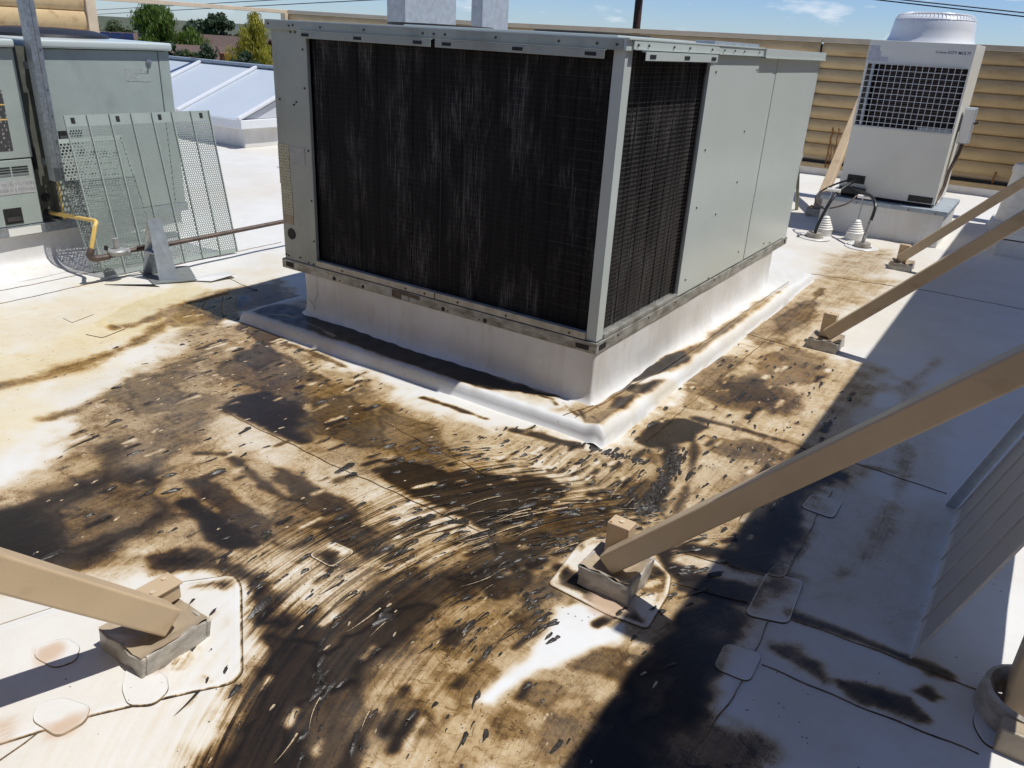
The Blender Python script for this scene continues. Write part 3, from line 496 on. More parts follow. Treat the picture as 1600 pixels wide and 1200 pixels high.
def sdist(kind, pts, wd, X, Y):
    """signed distance, positive inside"""
    d = np.full(X.shape, 1e9); n = len(pts)
    rng = range(n) if kind == 'p' else range(n-1)
    ins = np.zeros(X.shape, bool)
    for i in rng:
        ax, ay = pts[i]; bx_, by_ = pts[(i+1) % n]; ex, ey = bx_-ax, by_-ay
        t = np.clip(((X-ax)*ex+(Y-ay)*ey)/(ex*ex+ey*ey+1e-12), 0, 1)
        d = np.minimum(d, np.hypot(X-ax-t*ex, Y-ay-t*ey))
        if kind == 'p':
            c = (ay > Y) != (by_ > Y)
            with np.errstate(divide='ignore', invalid='ignore'):
                ins ^= c & (X < (bx_-ax)*(Y-ay)/(by_-ay+1e-15)+ax)
    if kind == 'p': return np.where(ins, d, -d)
    return wd-d
def paint(D, W, ops):
    for kind, dv, wv, soft, wd, pts in ops:
        px = [p[0] for p in pts]; py = [p[1] for p in pts]; m = soft+wd+.05
        i0 = max(0, int((min(px)-m-GX0)/RES)); i1 = min(nx_, int((max(px)+m-GX0)/RES)+1)
        j0 = max(0, int((min(py)-m-GY0)/RES)); j1 = min(ny_, int((max(py)+m-GY0)/RES)+1)
        if i1 <= i0 or j1 <= j0: continue
        X, Y = np.meshgrid(gx_[i0:i1], gy_[j0:j1])
        s = sdist(kind, pts, wd, X, Y) + wob[j0:j1, i0:i1]*(soft*.9+.012)
        a = np.clip(s/soft*.5+.5, 0, 1); a = a*a*(3-2*a)
        rim = .16*np.exp(-((s-.004)/.009)**2)*min(1, max(0, dv-.25)*3) if (soft <= .05 and kind == 'p') else 0
        D[j0:j1, i0:i1] = np.clip(D[j0:j1, i0:i1]*(1-a)+dv*a+rim, 0, 1); W[j0:j1, i0:i1] = W[j0:j1, i0:i1]*(1-a)+wv*a
D0 = np.full((ny_, nx_), .03); W0 = np.full((ny_, nx_), .4)
D0 += .05*np.clip(vnoise((ny_, nx_), 88, 9)*2-.9, 0, 1)
paint(D0, W0, STAINS_SHADE)
T0 = np.zeros((ny_, nx_)); dmy = np.zeros_like(T0)
Y0 = np.zeros((ny_, nx_)); dmy = np.zeros_like(Y0); paint(Y0, dmy, YELLOW)
for pts in PAINT_SPOTS: paint(T0, dmy, [('p', 1.0, 0, .02, 0, pts)])
# broken-up dregs: little dark commas and pale wash marks where it is stained
rs = np.random.RandomState(11)
CL = []                                                    # spots where lumps of sludge sit (x, y, size, dark)
def field(F, x, y):
    i = int((x-GX0)/RES); j = int((y-GY0)/RES)
    return F[j, i] if 0 <= i < nx_ and 0 <= j < ny_ else 0
def gfun(y): return np.where(y < -.55, .42*(np.minimum(y, -.55)+1.55)**2, .42)
def flow_dir(x, y):
    w = min(1, max(0, (x+1.0)/.8)); dy = .84*(y+1.55) if -2.8 < y < -.55 else 0
    return np.array([dy*w, 1.0])/math.hypot(dy*w, 1)       # points up-stream (+y)
n_try = 0
while len(CL) < 1000 and n_try < 45000:
    n_try += 1
    y = rs.uniform(-2.7, 1.6); x = rs.uniform(-2.9, 1.0)
    d = field(D0, x, y)
    if -2.25 < x < .22 and -.25 < y: continue
    hot = math.exp(-((x-.35)**2/.22+(y+1.0)**2/.45))*1.6+math.exp(-((x+1.7)**2/.6+(y+.35)**2/.12))*.8+math.exp(-((x-.7)**2/.1+(y-.4)**2/.8))*.6+.22
    if d < .15 or x < -2.2 and rs.rand() < .6 or rs.rand() > hot*(1-abs(d-.5))*.9: continue
    CL.append((x, y, rs.gamma(1.7, .0040)+.0025, d))
for k in range(95):
    y = rs.uniform(-2.2, -.25); x = float((gfun(y)-.42)+.30+rs.normal(0, .30)); CL.append((x, y, rs.uniform(.009, .019), field(D0, x, y)))
tails = []
for x, y, s, d in CL:
    v = flow_dir(x, y); L = s*rs.uniform(2, 9)
    if rs.rand() < (.4 if -.6 < x < .8 and y < -.4 else .22): tails.append(('s', min(.97, d+.42), .5, .008, s*.55, [(x, y), (x-v[0]*L*.5, y-v[1]*L*.5), (x-v[0]*L, y-v[1]*L)]))
    if rs.rand() < .25:
        ox = s*1.7*rs.choice([-1, 1]); tails.append(('s', max(.0, d*.35), .6, .007, s*.30, [(x+ox, y), (x+ox-v[0]*L*.8, y-v[1]*L*.8)]))
paint(D0, W0, tails)
DP, WP = np.full((ny_, nx_), .02), np.full((ny_, nx_), .4)
paint(DP, WP, PAD_STAINS)
XG, YG = np.meshgrid(gx_, gy_); eg = np.minimum(np.minimum(.215-XG, YG+.25), XG+2.255); eg = np.clip((eg-.035+wob*.012)/.03, 0, 1); DP = DP*(.12+.88*eg)
def sample(F, x, y):
    u = np.clip((x-GX0)/RES-.5, 0, nx_-1.001); v = np.clip((y-GY0)/RES-.5, 0, ny_-1.001)
    i, j = u.astype(int), v.astype(int); a, b = u-i, v-j
    return (F[j, i]*(1-a)+F[j, i+1]*a)*(1-b)+(F[j+1, i]*(1-a)+F[j+1, i+1]*a)*b
def stain_attrs(me, x, y, D=None, W=None, T=None, extra=None, mul=None):
    D = D0 if D is None else D; W = W0 if W is None else W; T = T0 if T is None else T
    n = len(x); d = sample(D, x, y)
    if mul is not None: d = d*mul
    if extra is not None: d = np.maximum(d, extra)
    col = np.zeros((n, 4)); col[:, 0] = d; col[:, 1] = sample(W, x, y); col[:, 2] = sample(T, x, y); cxs = (gfun(y)-.42)*np.clip((x+1.0)/.8, 0, 1)+.32; col[:, 3] = np.clip(1.25*np.exp(-((x-cxs)/.36)**2)*np.clip((-.25-y)/.4, 0, 1), 0, 1)
    a = me.attributes.new('stain', 'FLOAT_COLOR', 'POINT'); a.data.foreach_set('color', col.astype(np.float32).ravel())
    w = np.clip((x+1.0)/.8, 0, 1); f = np.zeros((n, 3)); f[:, 0] = x-(gfun(y)-.42)*w; f[:, 1] = y; f[:, 2] = sample(Y0, x, y)
    b = me.attributes.new('flow', 'FLOAT_VECTOR', 'POINT'); b.data.foreach_set('vector', f.astype(np.float32).ravel())
def grid_mesh(name, xs, ys, zf, parent=None, D=None, W=None, extra=None, keep=None):
    X, Y = np.meshgrid(xs, ys); Z = zf(X, Y); n, m_ = len(xs), len(ys)
    v = np.stack([X.ravel(), Y.ravel(), Z.ravel()], 1).astype(np.float32)
    q = (np.arange(m_-1)[:, None]*n+np.arange(n-1)[None, :]); f = np.stack([q, q+1, q+n+1, q+n], -1).reshape(-1, 4)
    if keep is not None:
        cx = (X[:-1, :-1]+X[1:, 1:])/2; cy = (Y[:-1, :-1]+Y[1:, 1:])/2; f = f[keep(cx, cy).ravel()]
    me = bpy.data.meshes.new(name); me.vertices.add(len(v)); me.vertices.foreach_set('co', v.ravel())
    me.loops.add(f.size); me.loops.foreach_set('vertex_index', f.ravel().astype(np.int32))
    me.polygons.add(len(f)); me.polygons.foreach_set('loop_start', (np.arange(len(f))*4).astype(np.int32)); me.polygons.foreach_set('loop_total', np.full(len(f), 4, np.int32))
    me.update(calc_edges=True); me.shade_smooth()
    stain_attrs(me, X.ravel(), Y.ravel(), D, W, None, None if extra is None else extra(X, Y).ravel())
    me.materials.append(M['membrane']); o = bpy.data.objects.new(name, me); S.collection.objects.link(o)
    if parent is not None: attach(o, parent)
    return o
def graded(segs):
    out = []
    for a, b, st in segs: out += list(np.arange(a, b-1e-6, st))
    return np.array(out+[segs[-1][1]])
def und(x, y): return .004*np.sin(x*3.1+1.2*np.sin(y*2.3))*np.sin(y*2.7+x)+.003*np.sin(x*9+y*5)*np.sin(y*8-x*3)
# ------------------------------------------------ the roof
roof = grid_mesh('roof', graded([(-13, -6.2, .8), (-6.2, -3.2, .05), (-3.2, 1.98, .0086), (1.98, 3.2, .05)]),
                 graded([(-6, -2.8, .2), (-2.8, .9, .0092), (.9, 3.6, .03), (3.6, 6.6, .06), (6.6, 9.6, .3)]), und,
                 keep=lambda x, y: ~((x > -2.1) & (x < .05) & (y > -.05) & (y < 3.2)))
tag(roof, kind='structure')

def ribbon(name, pts, width, th=.0035, edge=.35, z0=0.0, zf=und, D=None, W=None):
    """a lapped strip of membrane along a line, with a real step at both edges"""
    p = np.array(pts, float); seg = np.hypot(*(p[1:]-p[:-1]).T); n = max(2, int(seg.sum()/.035))
    t = np.linspace(0, 1, n); cum = np.r_[0, np.cumsum(seg)]/seg.sum()
    cx = np.interp(t, cum, p[:, 0]); cy = np.interp(t, cum, p[:, 1]); tx = np.gradient(cx); ty = np.gradient(cy); L = np.hypot(tx, ty); nxx, nyy = -ty/L, tx/L
    offs = [(-.5, -.004), (-.5, th), (-.46, th), (-.3, th), (0, th), (.3, th), (.46, th), (.5, th), (.5, -.004)]
    V = []; E = []
    for i in range(n):
        j = .0022*math.sin(i*1.7)+.0015*math.sin(i*.63)
        for k, (o_, h) in enumerate(offs):
            x = cx[i]+nxx[i]*(o_*width+j); y = cy[i]+nyy[i]*(o_*width+j)
            V.append((x, y, zf(x, y)+h+z0)); E.append(edge if abs(o_) >= .5 else 0)
    F = [(i*9+k, i*9+k+1, (i+1)*9+k+1, (i+1)*9+k) for i in range(n-1) for k in range(8)]
    o = raw(name, V, F, M['membrane'], None)
    V = np.array(V); stain_attrs(o.data, V[:, 0], V[:, 1], D, W, None, np.array(E))
    attach(o, roof); return o
def seamline(pts, D=None, W=None, z0=0.0, zf=und, w=.0055, par=None):
    """the narrow dirty lap edge of a membrane sheet"""
    p = np.array(pts, float); seg = np.hypot(*(p[1:]-p[:-1]).T); n = max(2, int(seg.sum()/.03))
    t = np.linspace(0, 1, n); cum = np.r_[0, np.cumsum(seg)]/seg.sum()
    cx = np.interp(t, cum, p[:, 0]); cy = np.interp(t, cum, p[:, 1]); tx = np.gradient(cx); ty = np.gradient(cy); L = np.hypot(tx, ty); a, b = -ty/L, tx/L
    V = []
    for i in range(n):
        j = .0025*math.sin(i*1.3)+.002*math.sin(i*.41+2); ww = w*(.55+.45*abs(math.sin(i*.37)+.3*math.sin(i*2.1)))
        for o_, h in ((-1, -.003), (-.6, .003), (.6, .0035), (1, -.003)):
            x = cx[i]+a[i]*(o_*ww*.5+j); y = cy[i]+b[i]*(o_*ww*.5+j); V.append((x, y, zf(x, y)+h+z0))
    F = [(i*4+k, i*4+k+1, (i+1)*4+k+1, (i+1)*4+k) for i in range(n-1) for k in range(3)]
    o = raw('seam', V, F, M['membrane'], None); V = np.array(V)
    stain_attrs(o.data, V[:, 0], V[:, 1], D, W, None, np.full(len(V), .58)); attach(o, par or roof); return o
for s in SEAMS: seamline(s)
def patch(name, poly, rad=.03, th=.004, z0=0.0, label=None, zf=und, rings=9, edge=.75, clean=1.0):
    """a welded membrane patch: rounded outline, real thickness, dirt caught along its edge"""
    P_ = [Vector((a, b)) for a, b in poly]; n = len(P_); out = []
    for i in range(n):
        a, b, c = P_[i-1], P_[i], P_[(i+1) % n]
        r = min(rad, (a-b).length*.45, (c-b).length*.45); p0 = b+(a-b).normalized()*r; p1 = b+(c-b).normalized()*r
        for k in range(7): t = k/6; out.append(p0*(1-t)**2+b*2*t*(1-t)+p1*t*t)
        m_ = int((p1-(c+(b-c).normalized()*min(rad, (b-c).length*.45))).length/.03)
        q1 = c+(b-c).normalized()*min(rad, (c-b).length*.45, (P_[(i+2) % n]-c).length*.45)
        for k in range(1, m_+1): out.append(p1.lerp(q1, k/(m_+1)))
    cen = sum(out, Vector((0, 0)))/len(out); V = []; E = []; MU = []; N = len(out)
    sc = [(0.0, th)]+[(k/rings, th) for k in range(1, rings)]+[(.93, th*1.15), (.975, th*1.2), (1.0, th*.8), (1.008, -.004)]
    for s_, h in sc[1:]:
        for p in out:
            q = cen+(p-cen)*s_; V.append((q.x, q.y, zf(q.x, q.y)+h+z0)); E.append(edge if s_ > .99 else 0); MU.append(clean if s_ < .92 else min(clean, .35))
    MU.append(clean); V.append((cen.x, cen.y, zf(cen.x, cen.y)+th+z0)); E.append(0)
    R_ = len(sc)-1; F = [(r*N+k, r*N+(k+1) % N, (r+1)*N+(k+1) % N, (r+1)*N+k) for r in range(R_-1) for k in range(N)]
    F += [(len(V)-1, k, (k+1) % N) for k in range(N)]
    me = bpy.data.meshes.new(name); me.from_pydata(V, [], F); me.update(); me.materials.append(M['membrane']); me.shade_smooth(); me.set_sharp_from_angle(angle=math.radians(40))
    bm = bmesh.new(); bm.from_mesh(me); bmesh.ops.recalc_face_normals(bm, faces=bm.faces[:])
    if sum(f.normal.z for f in bm.faces) < 0: bmesh.ops.reverse_faces(bm, faces=bm.faces[:])
    bm.to_mesh(me); bm.free()
    o = bpy.data.objects.new(name, me); S.collection.objects.link(o); VV = np.array(V); stain_attrs(me, VV[:, 0], VV[:, 1], None, None, None, np.array(E), np.array(MU))
    attach(o, roof)
    if label: o['label'] = label
    return o
for i, (pts, rad, th, cl_) in enumerate(PATCHES): patch('patch', pts, rad, th, clean=cl_, rings=16)

# ------------------------------------------------ raised pad round the main unit's curb
PX0, PX1, PY0, PY1 = -2.255, .215, -.25, 3.315
def padz(x, y):
    wv = .006*np.sin(y*5.3+1)+.003*np.sin(y*13)+.002*np.sin(x*3+2)
    d = np.minimum(np.minimum(x-PX0, PX1-x+wv), np.minimum(y-PY0+wv*.8, PY1-y)); t = np.clip(d/.035, 0, 1); t = np.sqrt(np.clip(1-(1-t)**2, 0, 1))
    side = np.clip((x-.02)/.06, 0, 1); rid = .018*np.exp(-((x-(.155-.012*np.sin(y*4)))/.035)**2)*side*np.clip((3.0-y)/.3, 0, 1)
    k = (y+.1)*.55; diag = .016*np.exp(-((x-.03-k*.25-.0)/.02)**2)*np.clip(1-abs(y-.33)/.3, 0, 1)
    ripple = (.0016*np.sin(x*31+3*np.sin(y*9))*np.sin(y*27+2*np.sin(x*11))+.0012*np.sin(x*60+y*33))*np.clip(t, 0, 1)
    return -.004+.072*t+ripple*.8+rid+diag
pad = grid_mesh('curb_pad', graded([(PX0-.02, PX0+.06, .008), (PX0+.06, -1.95, .02), (-1.95, -.1, .016), (-.1, PX1+.012, .0085)]),
                graded([(PY0-.012, .02, .0085), (.02, 3.2, .025), (3.2, PY1+.012, .012)]), padz, None, DP, WP,
                extra=lambda x, y: np.zeros_like(x), keep=lambda x, y: ~((x > -1.86) & (x < -.08) & (y > .1) & (y < 2.6)))
tag(pad, 'raised white membrane pad stained with black grease under the big rooftop unit', 'roof pad')
seamline([(.03, -.19), (.11, .55), (.12, 2.9)], DP, WP, 0, padz, .005, pad)
seamline([(-.03, -.24), (-.01, -.14), (.03, -.02)], DP, WP, 0, padz, .006, pad)

# lumps of sludge lying on the roof
def lump(bm, x, y, s, z0, rs):
    v = flow_dir(x, y); ang = math.atan2(v[1], v[0])+rs.uniform(-.3, .3); ca, sa = math.cos(ang), math.sin(ang)
    n = 7; el = rs.uniform(1.0, 2.1); rings = []
    for k, (rr, hh) in enumerate(((1, -.1), (.8, .28), (.45, .5))):
        ring = []
        for i in range(n):
            a = 2*PI*i/n; q = rr*(1+rs.uniform(-.35, .35)); u, w = math.cos(a)*q*s*el, math.sin(a)*q*s*.75
            if u < 0: u *= 1.4; w *= .7
            ring.append(bm.verts.new((x+u*ca-w*sa, y+u*sa+w*ca, z0+hh*s*.75*(1+rs.uniform(-.3, .3)))))
        rings.append(ring)
    top = bm.verts.new((x, y, z0+s*.36))
    for a, b in zip(rings, rings[1:]):
        for i in range(n): bm.faces.new((a[i], a[(i+1) % n], b[(i+1) % n], b[i]))
    for i in range(n): bm.faces.new((rings[-1][i], rings[-1][(i+1) % n], top))
def sludge_mat(name, col):
    m, n, l, b = nt(name); g = n.new('ShaderNodeNewGeometry'); t = noise(n, l, g.outputs['Position'], 120, 3)
    l.new(ramp(n, l, t.outputs['Fac'], [(.35, col), (.75, tuple(c*3.2 for c in col))]).outputs[0], b.inputs['Base Color']); b.inputs['Roughness'].default_value = .42
    bp = n.new('ShaderNodeBump'); bp.inputs['Strength'].default_value = .5; bp.inputs['Distance'].default_value = .004; l.new(t.outputs['Fac'], bp.inputs['Height']); l.new(bp.outputs[0], b.inputs['Normal'])
    return m
M['sludge'] = sludge_mat('wet_sludge', (.016, .013, .010)); M['crust'] = sludge_mat('dry_crust', (.22, .17, .11))
mb = MB(); rs = np.random.RandomState(5)
for x, y, s, d in CL:
    if rs.rand() < .75 or s > .009: lump(mb.bm, x, y, s*.85, float(und(x, y)), rs)
for a, b, wd, n in (((.50, -.07), (.58, -.60), .045, 170), ((.16, -.30), (.42, -.24), .03, 40), ((.3, -1.3), (.62, -.6), .12, 60), ((-.45, -.95), (-.1, -.45), .12, 30), ((.2, -1.9), (.28, -2.0), .03, 14), ((.62, -1.05), (.55, -.9), .03, 14), ((.8, -1.05), (.87, -1.12), .03, 20), ((.85, -.85), (.95, -.78), .03, 14), ((.5, -1.3), (.66, -1.42), .04, 24)):
    for k in range(n):
        t = rs.rand(); x = a[0]+(b[0]-a[0])*t+rs.normal(0, wd*.4); y = a[1]+(b[1]-a[1])*t+rs.normal(0, wd*.4)
        lump(mb.bm, x, y, rs.uniform(.006, .016), float(und(x, y)), rs)
for k in range(5200):
    x = rs.uniform(-2.8, 1.0); y = rs.uniform(-2.5, 1.6); d = field(D0, x, y)
    if d < .10 or rs.rand() > .25+.9*(1-abs(2*d-1)) or (-2.27 < x < .24 and y > -.27): continue
    s = rs.uniform(.0012, .0040); z = float(und(x, y)); q = [mb.bm.verts.new((x+math.cos(a)*s*rs.uniform(.6, 1.2)*.8, y+math.sin(a)*s*rs.uniform(.8, 1.9), z-.001)) for a in np.arange(5)*2*PI/5]; tp = mb.bm.verts.new((x, y, z+s*.7))
    for i in range(5): mb.bm.faces.new((q[i], q[(i+1) % 5], tp))
def ribbon_tail(bm, x, y, s, z0, L, rs, off=0):
    v = flow_dir(x, y); px, py = v[1], -v[0]; cur = rs.uniform(-.25, .25); n = 7; A = []; B = []
    for k in range(n+1):
        t = k/n; w = s*(.55*(1-t)**.8+.02); d = L*t; c = cur*L*t*t+off; q = (x-v[0]*d+px*c, y-v[1]*d+py*c); z = z0+.0022+.002*math.sin(t*PI)
        A.append(bm.verts.new((q[0]+px*w, q[1]+py*w, z))); B.append(bm.verts.new((q[0]-px*w, q[1]-py*w, z)))
    for k in range(n): bm.faces.new((A[k], A[k+1], B[k+1], B[k]))
for x, y, s, d in CL:
    core = math.exp(-((x-.25)**2/.16+(y+1.1)**2/.5))
    if rs.rand() < .75*core+.06: ribbon_tail(mb.bm, x, y, s*.6, float(und(x, y)), s*rs.uniform(2.5, 9), rs)
    if rs.rand() < .5*core:
        for sg in (-1, 1): ribbon_tail(mb.bm, x, y, s*.22, float(und(x, y)), s*rs.uniform(4, 12), rs, sg*s*.9)
o = mb.build('sludge', M['sludge'], None, True); tag(o, 'wet black lumps of sludge strewn over the stained roof', 'sludge', None, 'stuff')
mb = MB()
for k in range(480):
    x = rs.uniform(-2.6, 1.0); y = rs.uniform(-2.4, 1.2); d = field(D0, x, y)
    if d < .12 or (-2.27 < x < .24 and y > -.27): continue
    lump(mb.bm, x, y, rs.uniform(.003, .008), float(und(x, y)), rs)
for x, y, s, d in CL:
    if rs.rand() < .5*math.exp(-((x-.25)**2/.16+(y+1.1)**2/.5)) and d > .3: ribbon_tail(mb.bm, x, y, s*.28, float(und(x, y))+.0015, s*rs.uniform(4, 11), rs, rs.choice([-1, 1])*s*1.15)
o = mb.build('dry_crumbs', M['crust'], None, True); tag(o, 'pale dried crumbs scattered over the stained roof', 'debris', None, 'stuff')

# ================================================================ main rooftop unit on its curb
ZR = .32                                                   # underside of the base rail
def curb_mesh(name, x0, x1, y0, y1, zb, zt, flare, parent=None, wr=1.0, mat=None, seed=3):
    """membrane wrapped curb: square box with softly rounded corners that flares out onto the roof"""
    rs = np.random.RandomState(seed); per = []
    r = .02
    def edge(ax, ay, bx_, by_, nx__, ny__):
        L = math.hypot(bx_-ax, by_-ay); n = max(3, int(L/.05))
        for k in range(n): t = k/n; per.append((ax+(bx_-ax)*t, ay+(by_-ay)*t, nx__, ny__))
    def arc(cx, cy, a0):
        for k in range(5): a = a0+PI/2*k/5; per.append((cx+r*math.cos(a), cy+r*math.sin(a), math.cos(a), math.sin(a)))
    edge(x0+r, y0, x1-r, y0, 0, -1); arc(x1-r, y0+r, -PI/2); edge(x1, y0+r, x1, y1-r, 1, 0); arc(x1-r, y1-r, 0)
    edge(x1-r, y1, x0+r, y1, 0, 1); arc(x0+r, y1-r, PI/2); edge(x0, y1-r, x0, y0+r, -1, 0); arc(x0+r, y0+r, PI)
    N = len(per); lev = [(0, 1), (.012, .55), (.03, .27), (.06, .09), (.10, .02), (.5, 0), (1, 0)]
    V = []; ph = rs.uniform(0, 6, 6)
    for i_, (hz, fl) in enumerate(lev):
        z = zb+hz if hz < .3 else (zb+.10+(zt-zb-.10)*(hz-.5)/.5 if hz > .5 else zb+.10+(zt-zb-.10)*.45)
        for k, (x, y, nx__, ny__) in enumerate(per):
            s = k*.05; w = (math.sin(s*7+ph[0])+.7*math.sin(s*17+ph[1]+z*9)+.5*math.sin(s*31+ph[2]))*.0028*wr*(1 if i_ < len(lev)-1 else .2)
            o_ = flare*fl*(1+.35*math.sin(s*5+ph[3])*wr)+w
            V.append((x+nx__*o_, y+ny__*o_, z))
    F = [(q*N+k, q*N+(k+1) % N, (q+1)*N+(k+1) % N, (q+1)*N+k) for q in range(len(lev)-1) for k in range(N)]
    F.append([ (len(lev)-1)*N+k for k in range(N)])
    o = raw(name, V, F, mat or M['curb'], parent, True); o.data.set_sharp_from_angle(angle=math.radians(60)); return o
o = curb_mesh('roof_curb', -1.943, .008, -.008, 2.725, .064, ZR, .034)
tag(o, 'white membrane covered curb carrying the big rooftop unit with black coils', 'roof curb')
for pts in ([(-1.83, .318), (-1.832, .20), (-1.862, .15)], [(-1.90, .16), (-1.862, .13), (-1.858, .08)]):
    MB().tube([(x, -.0125, z) for x, z in pts], .0012, 5).build('seam', M['sealant'], o)

U = thing('rooftop_unit', 'big grey green rooftop unit with two black clogged coils on the central white curb', 'rooftop unit', (-1.05, 1.5, ZR))
bx('dark_core', (-2.07, .07, .40), (-.07, 2.98, 1.615), M['dark_gap'], U)  # dark core added inside the cabinet to block light
bx('base_pan', (-2.085, .01, .33), (-.015, 3.01, .398), M['rail'], U)
MB().box((-2.10, -.002, .372), (-1.832, .02, 1.628), .003).box((-2.10, .0205, .372), (-2.085, 3.02, 1.628), .002).build('side_panel', M['green_shaded'], U)
bx('rear_panel', (-2.084, 3.02, .372), (-.01, 3.032, 1.628), M['green'], U)
MB().extrude([(-.052, -.002, .378), (.0, -.002, .378), (.0, .062, .378), (-.012, .062, .378), (-.012, .012, .378), (-.052, .012, .378)], (0, 0, 1.246)).build('corner_post', M['green'], U)
def coil(name, a0, a1, front, z0, z1, mat):
    """finned coil face with shallow vertical folds"""
    n = int((a1-a0)/.012); V = []; rs = np.random.RandomState(int(abs(a0)*100)+3)
    folds = np.cumsum(rs.uniform(.07, .14, 30))+a0
    for k in range(n+1):
        a = a0+(a1-a0)*k/n; d = .006*math.exp(-min(abs(folds-a))**2/.00004)
        for z in (z0, (z0+z1)/2, z1):
            dz = .004*math.sin(a*9+z*4)
            V.append((a, .034+d+dz*.4, z) if front else (-.034-d-dz*.4, a, z))
    F = [(k*3+j, k*3+j+1, k*3+j+4, k*3+j+3) for k in range(n) for j in range(2)]
    return raw(name, V, F, mat, U)
coil('condenser_coil', -1.832, -.957, True, .395, 1.62, M['coil']); coil('condenser_coil', -.951, -.052, True, .395, 1.62, M['coil'])
coil('condenser_coil', .055, .915, False, .385, 1.62, M['coil_side'])
bx('coil_joint', (-.9565, .030, .40), (-.9515, .045, 1.6), M['dark_gap'], U)
bx('coil_jamb', (-.045, .915, .38), (-.012, .932, 1.62), M['dark_gap'], U)
# faint wire guard over the side coil
g = MB()
for k in range(58): z = .41+k*.0205; g.box((-.021, .064, z), (-.0195, .913, z+.0012))
for k in range(9): y = .10+k*.098; g.box((-.0195, y, .40), (-.018, y+.0012, 1.60))
g.build('coil_guard', M['screw_dark'], U)
for y in (.235, .365, .505, .64, .775): bx('coil_fold', (-.040, y-.003, .39), (-.030, y+.003, 1.6), M['dark_gap'], U)
g = MB()
for k in range(27): z = .46+k*.042; x0 = -.40 if k % 3 else -1.2; g.box((-.055-.30*abs(math.sin(k*1.7)), .026, z), (-.055-.05*abs(math.sin(k*2.9)), .0272, z+.0010))
g.build('tube_row', M['screw_dark'], U)
bx('sill_strip', (-1.832, -.010, .377), (-.957, .020, .412), M['rail_pale'], U, .003); bx('sill_strip', (-.951, -.010, .377), (-.054, .020, .412), M['rail_pale'], U, .003)
bx('sill_strip', (-.020, .064, .377), (.008, .93, .398), M['rail'], U, .003)
# side doors
for a, b in ((.934, 1.978), (2.045, 2.984)):
    d = bx('access_panel', (-.016, a, .380), (.004, b, 1.622), M['green'], U, .003)
bx('centre_mullion', (-.016, 1.984, .378), (.001, 2.039, 1.622), M['green'], U); bx('end_post', (-.016, 2.990, .378), (.002, 3.032, 1.628), M['green'], U)
bx('side_backing', (-.03, .934, .379), (-.0165, 3.0, 1.62), M['dark_gap'], U)
# base rail with lifting holes
rail = MB().box((-2.105, -.014, ZR), (.0, -.0025, .374), .002).box((.0005, -.014, ZR), (.013, 3.034, .374), .002).box((-2.117, -.014, ZR), (-2.1055, 3.034, .374), .002).build('base_rail', M['rail'], U)
for x, r in ((-1.684, .0125), (-1.46, .010), (-.891, .012), (-.623, .012)): disc_part('lifting_hole', (x, -.0142, .337), (0, -1, 0), r, M['dark_gap'], rail, .0015)
for x in (-1.64, -1.49, -.86, -.66): disc_part('screw_hole', (x, -.0142, .334), (0, -1, 0), .004, M['dark_gap'], rail, .0015, 8)
bx('lifting_slot', (-2.082, -.0156, .333), (-2.018, -.0135, .362), M['dark_gap'], rail, .002); bx('lifting_slot', (-.098, -.0156, .333), (-.028, -.0135, .356), M['dark_gap'], rail, .002)
bx('lifting_slot', (.0125, .010, .334), (.0146, .078, .362), M['dark_gap'], rail, .002); bx('lifting_slot', (.0125, 2.955, .334), (.0146, 2.99, .362), M['dark_gap'], rail, .002)
for a, b in (((-1.285, .330), (-1.245, .366)), ((-1.175, .326), (-1.128, .352)), ((-1.118, .325), (-1.075, .350))): bx('torn_sticker', (a[0], -.0158, a[1]), (b[0], -.0142, b[1]), M['lab_white'], U)
MB().box((-1.245, -.0152, .328), (-1.13, -.0142, .371)).box((-1.128, -.0150, .346), (-1.05, -.0142, .370)).build('sticker_residue', M['pipe_dark'], U)
# lid
lid = MB().box((-2.118, -.024, 1.660), (.022, 1.70, 1.667), .001).box((-2.118, 1.7005, 1.657), (.030, 3.052, 1.664), .001).build('top_cover', M['green'], U)
MB().box((-2.118, -.0245, 1.620), (-.002, -.0125, 1.6615), .002).build('top_flange', M['green_shaded'], U)
for a, b, z0, z1, o_ in ((.030, .985, 1.624, 1.662, .020), (.990, 1.695, 1.622, 1.660, .018), (1.70, 3.045, 1.614, 1.659, .030)):
    MB().box((o_-.012, a, z0), (o_, b, z1), .002).box((.0045, a, z0), (o_+.006, b, z0+.004)).build('top_flange', M['green'], U)
bx('top_flange', (-.0015, -.0245, 1.619), (.012, .026, 1.664), M['green'], U, .002)
bx('fan_deck', (-1.30, .15, 1.667), (-.12, 1.68, 1.676), M['green'], U, .002); bx('fan_deck', (-.11, .99, 1.667), (-.01, 1.68, 1.682), M['galv_flat'], U, .002)
for cx, cy in ((-1.55, .75), (-.6, .8)):
    fg = MB().lathe([(.30, 0), (.30, .012), (.285, .013), (.285, .001)], (cx, cy, 1.677), 32, False).build('fan_ring', M['screw_dark'], U)
def slotted(name, a, b, front, slots, z0=1.585, z1=1.617):
    m_ = MB()
    if front: m_.box((a, -.046, z0), (b, -.042, z1), .0015).box((a, -.046, z1), (b, -.026, z1+.003), .0008)
    else: m_.box((.040, a, z0), (.044, b, z1), .0015).box((.022, a, z1), (.044, b, z1+.003), .0008)
    o = m_.build(name, M['green_shaded'] if front else M['green'], U)
    for s in slots:
        w = .026
        if front: bx('slot', (s-w, -.0478, z0+.009), (s+w, -.0458, z1-.009), M['dark_gap'], o)
        else: bx('slot', (.0438, s-.03, z0+.009), (.0458, s+.03, z1-.008), M['dark_gap'], o)
